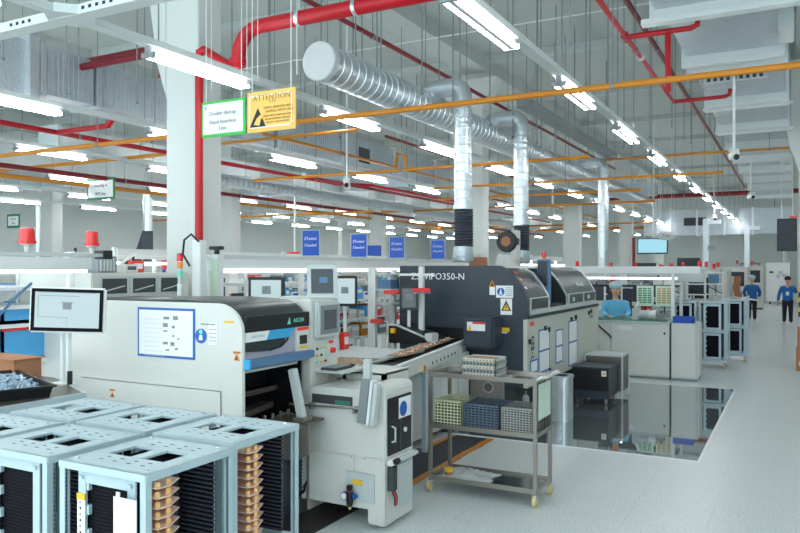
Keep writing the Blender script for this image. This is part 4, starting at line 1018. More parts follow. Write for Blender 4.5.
MB().b(-2.93,-2.91,11.6,11.64,0,.63).build('frame_post', pale, t); MB().b(-2.93,-2.91,12.08,12.12,0,.63).build('frame_post', pale, t)
# --- metal bin
t = thing('metal_bin','open-topped rounded steel bin beside the pale oven side','bin',(-2.75,9.6,0))
m = MB()
def rr(cx,cy,w,l,r,n=5):
    o = []
    for (sx,sy,a0) in ((1,1,0),(-1,1,PI/2),(-1,-1,PI),(1,-1,3*PI/2)):
        for i in range(n): a = a0+PI/2*i/(n-1); o.append((cx+sx*(w-r)+r*math.cos(a), cy+sy*(l-r)+r*math.sin(a)))
    return o
o1 = rr(-2.75,9.6,.15,.17,.06); o2 = rr(-2.75,9.6,.11,.13,.05); n = len(o1)
vs = [(x,y,0) for x,y in o1]+[(x,y,.56) for x,y in o1]+[(x,y,.58) for x,y in o2]+[(x,y,.1) for x,y in o2]
fs = [(i,(i+1)%n,k*n+n+(i+1)%n,k*n+n+i) if k == 0 else (k*n+i,k*n+(i+1)%n,(k+1)*n+(i+1)%n,(k+1)*n+i) for k in range(3) for i in range(n)]+[tuple(range(n-1,-1,-1)),tuple(range(3*n,4*n))]
m.add(vs,fs); m.build('shell', galv, t)
m = MB(); vs = [(x,y,.555) for x,y in rr(-2.75,9.6,.16,.18,.065)]+[(x,y,.59) for x,y in rr(-2.75,9.6,.16,.18,.065)]+[(x,y,.59) for x,y in o2]+[(x,y,.555) for x,y in o2]
m.add(vs,[(k*n+i,k*n+(i+1)%n,((k+1)%4)*n+(i+1)%n,((k+1)%4)*n+i) for k in range(4) for i in range(n)]); m.build('rim', galv, t)
# ================================================================ TROLLEY
t = thing('steel_trolley','three-shelf steel trolley on cream casters in the foreground','trolley',(-2.39,6.2,0))
x0,x1,y0,y1 = -2.89,-1.92,5.98,6.40
for (z,th) in ((.12,.035),(.585,.035),(1.04,.035)):
    MB().b(x0,x1,y0,y1,z,z+.008).build('shelf', shelfsteel, t)
    m = MB().b(x0,x1,y0-.012,y0,z-.012,z+.03).b(x0,x1,y1,y1+.012,z-.012,z+.03).b(x0-.012,x0,y0,y1,z-.012,z+.03).b(x1,x1+.012,y0,y1,z-.012,z+.03)
    m.build('shelf_rim', steel, t, .002)
for x in (x0,x1):
    for y in (y0,y1): MB().b(x-.016,x+.016,y-.016,y+.016,.1,1.07 if x == x0 else 1.09).build('post', steel, t, .003)
for x in (x0,x1):
    for y in (y0,y1):
        MB().tube((x-.015,y,.05),(x+.015,y,.05),.05,18).build('caster', casterm, t)
        MB().b(x-.02,x-.015,y-.02,y+.02,.04,.09).b(x+.015,x+.02,y-.02,y+.02,.04,.09).b(x-.02,x+.02,y-.02,y+.02,.085,.1).build('caster_fork', galv, t)
MB().path([(x1,y0,1.06),(x1+.06,y0,1.09),(x1+.09,y0+.03,1.09),(x1+.09,y1-.03,1.09),(x1+.06,y1,1.09),(x1,y1,1.06)],.013,10).build('handle', pale, t)
MB().b(x1+.014,x1+.02,y0+.04,y1-.05,.72,1.02).build('clip_board', mint, t); MB().b(x1+.014,x1+.02,y0+.2,y0+.3,.62,.72).build('clip_tag', black, t)
# lattice baskets
def basket(name,lab,bx0,bx1,by0,by1,z0,h,m,core,nx,nz,group='lattice baskets on the trolley'):
    b = thing(name,lab,'basket',((bx0+bx1)/2,(by0+by1)/2,z0),0,group)
    MB().b(bx0+.01,bx1-.01,by0+.01,by1-.01,z0+.004,z0+h-.045).build('contents', core, b)
    g = MB()
    ny = max(3,int(nx*(by1-by0)/(bx1-bx0)))
    for i in range(nx+1):
        x = bx0+(bx1-bx0-.008)*i/nx
        g.b(x,x+.008,by0,by0+.006,z0,z0+h); g.b(x,x+.008,by1-.006,by1,z0,z0+h); g.b(x,x+.005,by0,by1,z0+h-.02,z0+h-.012)
    for j in range(nz+1):
        z = z0+(h-.008)*j/nz
        g.b(bx0,bx1,by0-.002,by0+.006,z,z+.009); g.b(bx0,bx1,by1-.006,by1,z,z+.009); g.b(bx0,bx0+.006,by0,by1,z,z+.009); g.b(bx1-.006,bx1,by0,by1,z,z+.009)
    for i in range(ny+1):
        y = by0+(by1-by0-.008)*i/ny
        g.b(bx0,bx0+.006,y,y+.008,z0,z0+h); g.b(bx1-.006,bx1,y,y+.008,z0,z0+h)
    for i in range(5):
        y = by0+(by1-by0-.004)*i/4; g.b(bx0,bx1,y,y+.004,z0+h-.014,z0+h-.010)
    g.build('lattice', m, b)
    return b
basket('lattice_basket','cream and green lattice basket at the left of the middle trolley shelf',-2.865,-2.60,6.0,6.36,.594,.225,creamlat,ink,8,8)
basket('lattice_basket','dark blue-grey lattice basket in the middle of the trolley shelf',-2.58,-2.25,6.0,6.34,.594,.215,bluelat,ink,9,9)
basket('lattice_basket','warm grey lattice basket at the right of the middle trolley shelf',-2.23,-1.95,6.0,6.34,.594,.215,greylat,ink,10,10)
for i in range(5):
    z = 1.049+i*.032; j = [0,.006,-.004,.005,.0][i]
    b = thing('board_tray','pale slotted board tray, %s from the bottom of the stack on the trolley'%ORD[i],'tray',(-2.46+j,6.2,z),0,'slotted trays stacked on the trolley')
    X0,X1,Y0,Y1 = -2.62+j,-2.3+j,6.06,6.33
    m = MB().b(X0,X1,Y0,Y0+.01,z,z+.028).b(X0,X1,Y1-.01,Y1,z,z+.028).b(X0,X0+.01,Y0,Y1,z,z+.028).b(X1-.01,X1,Y0,Y1,z,z+.028)
    m.build('frame', greylat if i%2 else pale, b, .002)
    s = MB()
    for k in range(10): s.b(X0+.015+k*.031,X0+.032+k*.031,Y0-.001,Y0,z+.006,z+.020)
    s.build('slots', ink if i%2 else olive, b)
    MB().b(X0+.01,X1-.01,Y0+.01,Y1-.01,z+.003,z+.02).build('boards', brownbd, b)
t = thing('steel_case','brushed steel case with a round emblem at the back of the trolley','case',(-2.5,6.3,.81))
t.location = (-2.48,6.37,.594)
MB().b(-2.66,-2.34,6.345,6.395,.594,.985).build('case_body', steel, t, .006)
MB().b(-2.67,-2.33,6.34,6.4,.985,1.0).build('lid', cream, t, .003)
MB().lathe((-2.48,6.345,.91),[(.05,0),(.05,-.004)],20,'Y').build('emblem', pale, t); MB().lathe((-2.48,6.341,.91),[(.04,0),(.04,-.002)],20,'Y').build('emblem_disc', steeldk, t)
t = thing('steel_can','small steel can at the back right of the middle trolley shelf','can',(-2.13,6.37,.594))
MB().lathe((-2.13,6.365,.594),[(.028,0),(.028,.24),(.03,.25),(.02,.27)],18).build('can_body', galv, t); MB().tube((-2.13,6.365,.86),(-2.13,6.365,.9),.008,8).build('spout', steel, t)
t = thing('plastic_bag','crumpled clear plastic bag on the bottom trolley shelf','bag',(-2.6,6.15,.128))
m = MB(); nx_,ny_ = 16,10; vs=[]; 
for j in range(ny_+1):
    for i in range(nx_+1):
        u,v = i/nx_,j/ny_; e = (math.sin(PI*u)*math.sin(PI*v))**.6
        vs.append((-2.86+.5*u+.02*math.sin(9*v), 6.02+.33*v+.02*math.sin(7*u), .13+e*(.03+.03*random.random())))
m.add(vs,[(j*(nx_+1)+i,j*(nx_+1)+i+1,(j+1)*(nx_+1)+i+1,(j+1)*(nx_+1)+i) for j in range(ny_) for i in range(nx_)])
o = m.build('film', whitebag, t); sd = o.modifiers.new('s','SOLIDIFY'); sd.thickness = .002
t = thing('tape_roll','small yellow roll in the bag on the bottom trolley shelf','roll',(-2.76,6.1,.128))
MB().lathe((-2.76,6.09,.17),[(.03,0),(.045,.001),(.045,.03),(.03,.031)],18).build('roll', yellow, t)
MB().lathe((-2.76,6.09,.128),[(.035,0),(.035,.042)],14).build('core', brown, t)
# ================================================================ BENCH CABINETS
t = thing('bench_cabinet','long pale bench cabinet with panel doors behind the polished floor','cabinet',(-2.75,14.2,0))
MB().b(-3.6,-1.99,13.9,14.5,.04,1.01).build('body', pale, t, .006); MB().b(-3.58,-2.0,13.92,14.48,0,.04).build('plinth', midgrey, t)
MB().b(-3.62,-1.98,13.88,14.55,1.01,1.035).build('bench_top', dkgreen if False else pale, t, .004)
for (a,b) in ((-3.58,-3.03),(-3.01,-2.0)): dr = MB().b(a,b,13.885,13.9,.07,.98).build('door', cream, t, .004)
MB().lathe((-2.07,13.885,.83),[(.02,0),(.02,-.012)],12,'Y').build('knob', black, dr)
MB().b(-2.9,-2.62,13.88,13.885,.86,.95).build('paper_label', paper, t)
MB().path([(-3.3,13.87,1.0),(-3.2,13.86,.9),(-3.05,13.86,.78),(-3.0,13.87,.72)],.015,8).build('cable', black, t)
t = thing('bench_mat','dark green mat on the bench in front of the seated worker','mat',(-3,14.2,1.035))
MB().b(-3.55,-2.05,13.92,14.4,1.035,1.045).build('mat', dkgreen, t)
t = thing('bench_cabinet','narrow pale cabinet with a blue crate on top at the end of the bench','cabinet',(-1.74,14.2,0))
MB().b(-1.96,-1.52,13.9,14.5,.04,1.02).build('body', pale, t, .006); MB().b(-1.95,-1.53,13.91,14.49,0,.04).build('plinth', midgrey, t)
MB().b(-1.95,-1.56,13.885,13.9,.07,1.0).build('door', cream, t, .004)
MB().b(-1.52,-1.5,13.95,14.45,.1,1.0).build('side_panel', cream, t, .003)
t = thing('blue_crate','bright blue ribbed crate on the narrow pale cabinet','crate',(-1.75,14.1,1.02))
m = MB().b(-1.94,-1.6,13.95,14.25,1.02,1.03).b(-1.94,-1.6,13.95,13.965,1.02,1.13).b(-1.94,-1.6,14.235,14.25,1.02,1.13).b(-1.94,-1.925,13.95,14.25,1.02,1.13).b(-1.615,-1.6,13.95,14.25,1.02,1.13)
for i in range(7): m.b(-1.93+i*.05,-1.92+i*.05,13.942,13.95,1.02,1.13)
m.build('crate_body', bluem, t); MB().b(-1.95,-1.59,13.94,13.955,1.115,1.135).build('rim', bluem, t)
# workstation frame with hood
t = thing('workstation','white workstation frame with overhead light beam above the bench','workstation',(-3,15.2,0))
for x in (-2.03,-4.4): MB().b(x-.03,x+.03,14.6,14.66,0,2.0).build('upright', white, t, .004); MB().b(x-.03,x+.03,15.7,15.76,0,2.0).build('upright', white, t, .004)
MB().b(-5.0,-1.55,14.58,14.68,1.9,2.03).build('light_beam', white, t, .006); MB().b(-5.0,-1.6,15.68,15.78,1.72,1.98).build('rear_beam', pale, t, .006)
MB().b(-4.4,-2.05,15.3,15.7,1.62,1.66).build('shelf', black, t); MB().b(-4.4,-2.05,15.2,15.72,1.0,1.03).build('counter', pale, t)
MB().b(-4.4,-2.05,15.74,15.76,.2,1.0).build('back_panel', pale, t)
MB().b(-4.4,-2.0,14.9,14.95,1.78,1.82).build('lamp_tube', striplamp, t)
for (x,w,lab) in ((-3.3,.24,'small dark monitor behind the seated worker'),(-2.96,.3,'black monitor on the workstation shelf')):
    k = thing('workstation_monitor',lab,'monitor',(x,15.45,1.03))
    MB().b(x-w/2,x+w/2,15.42,15.46,1.32,1.58).build('casing', black, k, .006); MB().b(x-w/2+.02,x+w/2-.02,15.415,15.42,1.34,1.56).build('screen', slate, k)
    MB().b(x-.02,x+.02,15.44,15.48,1.03,1.33).build('stand', ductdark, k)
for i,(x,c) in enumerate(((-2.63,'left'),(-2.27,'right'))):
    k = thing('work_chart','pale green work chart, the %s one of the pair above the bench'%c,'chart',(x,15.2,1.28))
    MB().b(x-.16,x+.16,15.18,15.2,1.25,1.66).build('sheet', mint, k)
    m = MB()
    for r_ in range(7):
        for c_ in range(3): m.b(x-.13+c_*.09,x-.06+c_*.09,15.176,15.18,1.31+r_*.045,1.335+r_*.045)
    m.build('print', dkgreen if i == 0 else olive, k)
    MB().b(x-.165,x+.165,15.17,15.21,1.655,1.67).build('clip_rail', black, k)
    MB().b(x-.01,x+.01,15.2,15.22,1.03,1.26).build('stand', black, k)
for i,(x0_,x1_,h_,mm,lab) in enumerate([(-2.75,-2.55,.12,steel,'small steel part holder on the counter'),(-2.5,-2.1,.17,pale,'grey tray rack on the counter behind the bench'),(-3.1,-2.9,.2,ductdark,'dark tool holder on the counter'),(-4.2,-3.8,.3,cream,'cream instrument case on the counter')]):
    k = thing('bench_instrument',lab,'instrument',((x0_+x1_)/2,15.4,1.03)); MB().b(x0_,x1_,15.28,15.5,1.03,1.03+h_).build('case', mm, k, .006)
    m = MB()
    for j in range(4): m.b(x0_+.02,x1_-.02,15.275,15.28,1.045+j*h_/5,1.055+j*h_/5)
    m.build('slots', ductdark, k)
for i,x in enumerate((-2.45,-2.3,-2.15)):
    k = thing('small_cup','small white cup on the bench mat, %s from the left'%ORD[i],'cup',(x,14.3,1.045),0,'white cups on the bench')
    MB().lathe((x,14.3,1.045),[(.03,0),(.036,.07),(.03,.07),(.026,.01)],14).build('cup_body', paper, k)
# --- board carts
def cart(lab,x,y,cols_):
    t = thing('board_cart',lab,'cart',(x,y,0))
    w = cols_*.55
    m = MB().b(x-w/2,x+w/2,y-.27,y+.27,.12,.16); m.build('deck', alu, t)
    MB().b(x-w/2,x+w/2,y-.27,y+.27,.735,.745).build('mid_plate', alu, t)
    for sx in (-1,1):
        for sy in (-1,1):
            MB().tube((x+sx*(w/2-.05)-.015,y+sy*.22,.05),(x+sx*(w/2-.05)+.015,y+sy*.22,.05),.05,14).build('caster', casterm, t)
            MB().b(x+sx*(w/2-.05)-.02,x+sx*(w/2-.05)+.02,y+sy*.22-.02,y+sy*.22+.02,.06,.12).build('caster_fork', steel, t)
            MB().b(x+sx*w/2-.015,x+sx*w/2+.015,y+sy*.27-.015,y+sy*.27+.015,.12,1.4).build('post', alu, t)
    return t
cart('white two-bay board cart parked behind the narrow cabinet',-1.75,16.2,2)
cart('single-bay board cart nearest the aisle',-1.19,17.6,1)
cart('two-bay board cart half hidden behind the first cart',-2.6,17.7,2)
for (x,y,l) in ((-2.025,16.2,'left bay of the two-bay cart'),(-1.475,16.2,'right bay of the two-bay cart'),(-1.19,17.6,'single-bay cart by the aisle'),(-2.88,17.7,'left bay of the hidden cart'),(-2.33,17.7,'right bay of the hidden cart')):
    dup(rk,(x,y,.16),0,'aluminium board magazine rack, lower one in the '+l)
    dup(rk,(x,y,.745),0,'aluminium board magazine rack, upper one in the '+l)
# ================================================================ PEOPLE
def skinmesh(name, chains, m, parent, lv=2, root=0):
    """chains: list of lists of (x,y,z,r); a string key first shares vertices"""
    bm = bmesh.new(); lay = bm.verts.layers.skin.verify(); cache = {}; order = []
    for ch in chains:
        prev = None
        for p in ch:
            key = tuple(round(c,4) for c in p[:3])
            if key not in cache:
                v = bm.verts.new(p[:3]); r = p[3]; r2 = p[4] if len(p) > 4 else r
                v[lay].radius = (r,r2); cache[key] = v; order.append(v)
            v = cache[key]
            if prev is not None and v is not prev and not bm.edges.get((prev,v)): bm.edges.new((prev,v))
            prev = v
    order[root][lay].use_root = True
    me = bpy.data.meshes.new(name); bm.to_mesh(me); bm.free()
    o = bpy.data.objects.new(name+'_src', me); COL.objects.link(o)
    o.modifiers.new('skin','SKIN'); sd = o.modifiers.new('sub','SUBSURF'); sd.levels = lv; sd.render_levels = lv
    dg = bpy.context.evaluated_depsgraph_get(); me2 = bpy.data.meshes.new_from_object(o.evaluated_get(dg))
    bpy.data.objects.remove(o); me2.name = name
    for q in me2.polygons: q.use_smooth = True
    me2.materials.clear(); me2.materials.append(m)
    o = bpy.data.objects.new(name, me2); COL.objects.link(o); o.parent = parent
    return o
def hand(w, d, s, side):
    """five finger chains from wrist w along direction d"""
    w = Vector(w); d = Vector(d).normalized(); side = Vector(side).normalized(); nrm = d.cross(side).normalized()
    palm = w+d*.05; out = [[(*w,.022*s),(*palm,.026*s,.016*s),(*(w+d*.085),.024*s,.013*s)]]
    for i,(o_,L_) in enumerate(((-.027,.062),(-.009,.075),(.009,.07),(.027,.055))):
        b = w+d*.085+side*o_; c_ = nrm*.012
        out.append([(*(w+d*.085),.024*s,.013*s),(*(b+d*.012),.009),(*(b+d*(.012+L_*.5)+c_*.4),.0085),(*(b+d*(.012+L_)+c_*1.6),.007)])
    out.append([(*palm,.026*s,.016*s),(*(palm-side*.035+d*.0),.010),(*(palm-side*.055+d*.03),.009),(*(palm-side*.058+d*.052),.0075)])
    return out
def person(name,lab,loc_,rz,coat,trou,head_m,cap,armL,armR,step=.12,lean=0,headtilt=0,hands_on=False,carry=None):
    t = thing(name,lab,'person',loc_,rz)
    # facing -Y locally ; body continuous
    hipz,shz = .86,1.34
    ly = -lean
    neck = (0,ly*.9,1.40,.055); hd = [(0,ly+.0,1.47,.055),(0,ly-.01-headtilt*.5,1.55,.085,.09),(0,ly-.02-headtilt,1.62,.08,.085)]
    body = [[(0,0,hipz,.13,.10),(0,ly*.4,1.05,.12,.09),(0,ly*.8,1.25,.11,.075),neck]+hd]
    body += [[(0,ly*.8,1.25,.11,.075)]+[(*p,r) for p,r in zip(armL,(.045,.04,.034,.026))]]
    body += [[(0,ly*.8,1.25,.11,.075)]+[(*p,r) for p,r in zip(armR,(.045,.04,.034,.026))]]
    for (arm,s) in ((armL,-1),(armR,1)):
        w_ = arm[-1]; d_ = Vector(arm[-1])-Vector(arm[-2])
        body += hand(w_,d_,1,(s*1,0,0) if abs(d_.normalized().x) < .8 else (0,1,0))
    legs = []
    for s in (-1,1):
        yy = step*s
        legs.append([(0,0,hipz,.13,.10),(s*.09,0,.80,.085),(s*.095,-yy*.6-.02,.46,.06),(s*.1,-yy+.03*abs(s),.09,.042),(s*.105,-yy-.09,.035,.035)])
    body += legs
    skinmesh('body', body, head_m, t)
    # jacket and trousers follow the same joints, a little larger
    j = [[(0,0,hipz-.08,.185,.13),(0,ly*.3,1.0,.165,.12),(0,ly*.8,1.24,.185,.125),(0,ly*.88,1.385,.10,.09)]]
    for (arm) in (armL,armR):
        a = [Vector(p) for p in arm]; w_ = a[-2].lerp(a[-1],.86)
        j.append([(0,ly*.8,1.24,.185,.125),(*a[0],.075),(*a[1],.062),(*a[2],.055),(*w_,.045)] if len(a) == 4 else [])
    skinmesh('smock', j, coat, t)
    tr = []
    for s in (-1,1):
        yy = step*s
        tr.append([(0,.0,hipz,.145,.115),(s*.09,0,.80,.105),(s*.095,-yy*.6-.02,.46,.078),(s*.1,-yy+.03,.1,.06)])
    skinmesh('trousers', tr, trou, t)
    for s in (-1,1):
        yy = step*s
        o = MB().ball((s*.105,-yy-.03,.045),.12,12,8,.42,1.1,.36).build('shoe', paper); o.parent = t
    hx = Vector((0,ly-.01-headtilt*.8,1.585))
    if cap:
        o = MB().ball(hx+Vector((0,.03,.075)),.135,16,10,.92,1.0,.66).build('cap', cap); o.parent = t
        o = MB().lathe(hx+Vector((0,.028,.04)),[(.115,0),(.124,.012),(.118,.03)],18).build('cap_band', cap); o.parent = t
    else:
        o = MB().ball(hx+Vector((0,.03,.05)),.118,16,10,.9,1.0,.82).build('hair', hairm); o.parent = t
    o = MB().ball((0,hx.y-.1,1.57),.016,8,6,.8,1,1.5).build('nose', head_m); o.parent = t
    for s in (-1,1):
        o = MB().ball((s*.033,hx.y-.09,1.59),.011,8,6).build('eye', ink); o.parent = t
        o = MB().ball((s*.09,hx.y+.01,1.575),.025,8,6,.4,.7,1.2).build('ear', head_m); o.parent = t
    o = MB().ball((0,hx.y-.092,1.53),.022,10,6,1.2,.4,.3).build('mouth', redbin); o.parent = t
    return t
# shared joints: shoulder, elbow, forearm, wrist
pw = person('person','person in a light blue gown and pale cap working at the bench mat',(-3.12,14.78,0),.25,bluegown,bluegown,skin,capm,
  [(-.19,-.09,1.31),(-.235,-.10,1.12),(-.20,-.26,1.09),(-.15,-.38,1.085)],[(.19,-.09,1.31),(.235,-.10,1.12),(.20,-.26,1.09),(.14,-.38,1.085)],.02,.08,.03)
p1 = person('person','person in a blue smock and pale cap walking away down the aisle',(-1.44,30.3,0),PI,bluejack,trous,skin,capm,
  [(-.19,0,1.31),(-.27,-.04,1.08),(-.24,-.18,.98),(-.2,-.26,.95)],[(.19,0,1.31),(.27,-.04,1.08),(.24,-.18,.98),(.2,-.26,.95)],.14,.03,.0)
p2 = person('person','dark-haired person in a blue smock walking towards the camera, hand raised to face',(-.26,29.2,0),.05,bluejack,trous,skin,None,
  [(-.19,-.02,1.31),(-.27,0,1.06),(-.29,-.05,.92),(-.30,-.08,.82)],[(.19,-.06,1.31),(.26,-.2,1.14),(.19,-.25,1.28),(.12,-.25,1.42)],.12,.08,.05)
o = tag(MB().b(-.05,.05,-.002,.002,-.07,.06).build('id_badge',paper),'white badge on the chest of the person facing the camera','badge'); o.location = (-.26,29.2-.24,1.12)
# worker's back cabinets / cartons beyond
t = thing('hand_truck','flat trolley with a white bar handle beside the walking person','trolley',(-1.9,29.5,0))
MB().b(-2.4,-1.5,29.2,29.9,.15,.2).build('deck', steel, t); MB().tube((-2.2,29.1,.98),(-1.2,29.1,.86),.03,8).build('handle_bar', white, t); MB().b(-2.2,-2.16,29.15,29.2,.2,1.0).build('post', steel, t); MB().b(-1.6,-1.56,29.1,29.2,.15,.93).build('post', steel, t)
for x in (-2.3,-1.6): MB().tube((x,29.4,.075),(x+.04,29.4,.075),.075,12).build('wheel', black, t); MB().tube((x,29.8,.075),(x+.04,29.8,.075),.075,12).build('wheel', black, t)
for i,(x,z,h) in enumerate(((-1.95,.2,.45),(-2.0,.65,.5),(-2.05,1.15,.3),(-2.02,1.45,.25))):
    k = thing('cardboard_box','brown carton on the flat trolley, %s from the bottom'%ORD[i],'box',(x,29.5,z),0,'cartons on the flat trolley')
    MB().b(x-.25,x+.25,29.25,29.75,z,z+h).build('carton', brown, k, .01); MB().b(x-.03,x+.03,29.245,29.25,z,z+h).build('tape', cream, k)
# right edge cartons, striped guard
for i,(x0_,z,h) in enumerate(((.0,.0,.42),(.02,.42,.4))):
    k = thing('cardboard_box','reddish brown carton at the right edge, %s one of the stack'%['lower','upper'][i],'box',(.27,16.6,z))
    MB().b(x0_-.0,x0_+.5,16.3,16.9,z,z+h).build('carton', brown, k, .01); MB().b(x0_+.05,x0_+.2,16.29,16.3,z+.1,z+.2).build('print', cream, k)
t = thing('striped_guard','yellow and black striped corner guard on the right-hand column','guard',(.06,17.25,.9))
for i in range(6): MB().b(.04,.16,17.26,17.3,1.0+i*.1,1.1+i*.1).build('stripe', yellow if i%2 else black, t)
# ================================================================ OVERHEAD WORK BEAMS + BEACONS
t = thing('work_beam','long pale overhead trunking beam at left carrying the red beacons','beam',(-5.6,3.6,1.95))
MB().b(-5.68,-5.5,2.2,4.5,1.985,2.09).build('trunking', white, t, .006); MB().b(-5.64,-5.505,2.25,4.45,1.96,1.985).build('light_strip', striplamp, t); MB().b(-5.66,-5.56,2.2,4.66,2.10,2.13).build('top_rail', pale, t)
MB().b(-5.67,-5.55,4.66,4.76,2.08,2.16).build('end_cap', black, t)
for y in (2.5,4.4): MB().b(-5.72,-5.68,y,y+.06,0,2.1).build('post', white, t)
t = thing('work_beam','long pale overhead trunking beam carrying the blue signs','beam',(-5.8,8,1.95))
MB().b(-5.9,-5.7,6.35,14.0,1.97,2.10).build('trunking', white, t, .006); MB().b(-5.88,-5.78,6.3,14.0,2.10,2.15).build('top_rail', pale, t)
MB().b(-5.78,-5.685,6.35,14,1.945,1.985).build('light_strip', striplamp, t)
for y in (6.4,8.2,10.2,12.2,13.9): MB().b(-5.96,-5.9,y,y+.06,0,2.15).build('post', white, t)
t = thing('white_post','pale square post with a looped black cable beside the red standpipe','post',(-5.6,5.9,0))
MB().b(-5.72,-5.6,5.95,6.05,0,2.3).build('post', white, t, .006); 
MB().path([(-5.6,5.93,2.28),(-5.68,5.9,2.36),(-5.78,5.9,2.3),(-5.8,5.9,2.15),(-5.72,5.92,2.02)],.012,8).build('cable', black, t)
t = thing('white_post','pale post with a green front stripe right of the red standpipe','post',(-5.4,6.3,0))
MB().b(-5.68,-5.58,6.2,6.3,0,2.15).build('post', white, t, .006); MB().b(-5.68,-5.58,6.19,6.2,1.2,2.1).build('green_stripe', mint, t); MB().b(-5.72,-5.55,6.2,6.28,2.2,2.24).build('black_sensor', black, t, .01); MB().b(-5.65,-5.61,6.22,6.26,2.15,2.2).build('bracket', black, t)
for i,(px,py,lab) in enumerate(((92,240,'red rotating beacon on a white base above the monitor'),(27,241,'large red rotating beacon near the left edge'))):
    p = onX(px,py,-5.6); 
    t = thing('beacon_light',lab,'signal light',(p.x,p.y,2.13))
    k = 1 if i == 0 else 1.15
    MB().lathe((p.x,p.y,2.13),[(.02,0),(.025,.05),(.05,.06),(.05,.08)],18).build('base', cream, t)
    MB().lathe((p.x,p.y,2.20),[(.062*k,0),(.064*k,.025)],20).build('collar', redbright, t)
    MB().lathe((p.x,p.y,2.225),[(.055*k,0),(.052*k,.07),(.05*k,.10),(.04*k,.105)],20).build('lens', redbright, t)
for i,(px,w_) in enumerate(((311,20),(359,18),(397,15),(438,12))):
    p = onX(px,250,-5.83)
    t = thing('desk_sign','blue sign board with white lettering on the beam, %s from the left'%ORD[i],'sign',(p.x,p.y,2.15),0,'blue sign boards on the beam')
    w2 = .135; h2 = .37
    MB().b(p.x-w2-.01,p.x+w2+.01,p.y-.004,p.y+.004,2.15,2.15+h2).build('frame', pale, t)
    MB().b(p.x-w2,p.x+w2,p.y-.007,p.y-.003,2.17,2.14+h2).build('board', bluem, t)
    words('lettering','ETodos!',.06,faceY((p.x,p.y-.009,2.40)),silvertext,t); words('lettering','Cleanlist!',.055,faceY((p.x,p.y-.009,2.31)),silvertext,t)
    for s in (-.08,.08): MB().b(p.x+s-.015,p.x+s+.015,p.y-.03,p.y+.03,2.15,2.165).build('foot', pale, t)
# ================================================================ BACKGROUND SHELVING AND MACHINES
mixb = [bluebin,paper,cream,ductdark,bluebin,pale,redbin,midgrey,orangep,cream,grnbd,paper]
mnames = {bluebin.name:'sky blue',paper.name:'white',cream.name:'cream',ductdark.name:'dark grey',pale.name:'pale grey',redbin.name:'coral red',midgrey.name:'mid grey',orangep.name:'orange',grnbd.name:'green'}
def shelf_unit(lab, short, x0,x1,y0,y1, levels, face='X', nb=6, mats=mixb, top=2.0):
    t = thing('shelving_unit',lab,'shelf',((x0+x1)/2,(y0+y1)/2,0))
    for x in (x0,x1):
        for y in (y0,y1): MB().b(x-.02,x+.02,y-.02,y+.02,0,top).build('upright', white, t)
    for z in levels: MB().b(x0,x1,y0,y1,z-.03,z).build('shelf', white, t)
    for li,z in enumerate(levels[:-1]):
        gap = levels[li+1]-z-.05
        pos = y0+.03 if face == 'X' else x0+.03; end = (y1 if face == 'X' else x1)-.03; i = 0
        while pos < end-.1 and i < 12:
            w = random.uniform(.12,.3)
            if pos+w > end: w = end-pos
            mm = random.choice(mats); hh = gap*random.uniform(.45,.9); dp = random.uniform(.2,.36)
            name = mnames.get(mm.name,'grey')
            k = thing('parts_bin','%s bin, %s on the %s level of the %s'%(name,ORD[i],ORD[li],short),'bin',(0,0,0),0,'bins on the background shelving')
            if face == 'X': a = (x1-dp,x1-.01,pos,pos+w-.02)
            else: a = (pos,pos+w-.02,y0+.01,y0+dp)
            k.location = ((a[0]+a[1])/2,(a[2]+a[3])/2,z)
            MB().b(*a,z,z+hh).build('box', mm, k, .004)
            if face == 'X': MB().b(a[1],a[1]+.006,a[2]+.03,a[3]-.03,z+hh*.55,z+hh*.85).build('label', paper if mm is not paper else bluem, k)
            else: MB().b(a[0]+.03,a[1]-.03,a[2]-.006,a[2],z+hh*.55,z+hh*.85).build('label', paper if mm is not paper else bluem, k)
            pos += w+random.uniform(0,.05); i += 1
    return t
shelf_unit('white shelving with blue bins behind the beam at the left edge','left-edge shelving',-7.9,-7.4,4.6,6.1,[.9,1.2,1.5,1.75,1.95],mats=[bluebin,bluebin,bluebin,paper,redbin,cream])
shelf_unit('white shelving seen between the left beam and the front column','second shelving from the left',-7.9,-7.4,6.3,7.9,[1.0,1.3,1.6,1.85],mats=[ductdark,cream,paper,midgrey])
for i,(y0,y1) in enumerate(((8.6,10.2),(10.3,11.9),(12.0,13.6),(13.7,15.3))):
    shelf_unit('white parts shelving behind the insertion line, %s from the left'%ORD[i],'%s shelving behind the line'%ORD[i],-7.7,-7.2,y0,y1,[.95,1.22,1.5,1.75,1.98])
shelf_unit('open white shelf bench just behind the printing machine','shelf behind the printer',-6.9,-6.1,7.3,8.9,[.9,1.25,1.55,1.8],mats=[orangep,bluebin,paper,midgrey,ductdark],top=1.85)
shelf_unit('low white shelf bench behind the conveyor monitors','shelf behind the conveyor',-6.9,-6.2,9.3,11.2,[.9,1.2,1.5,1.8],top=1.85)
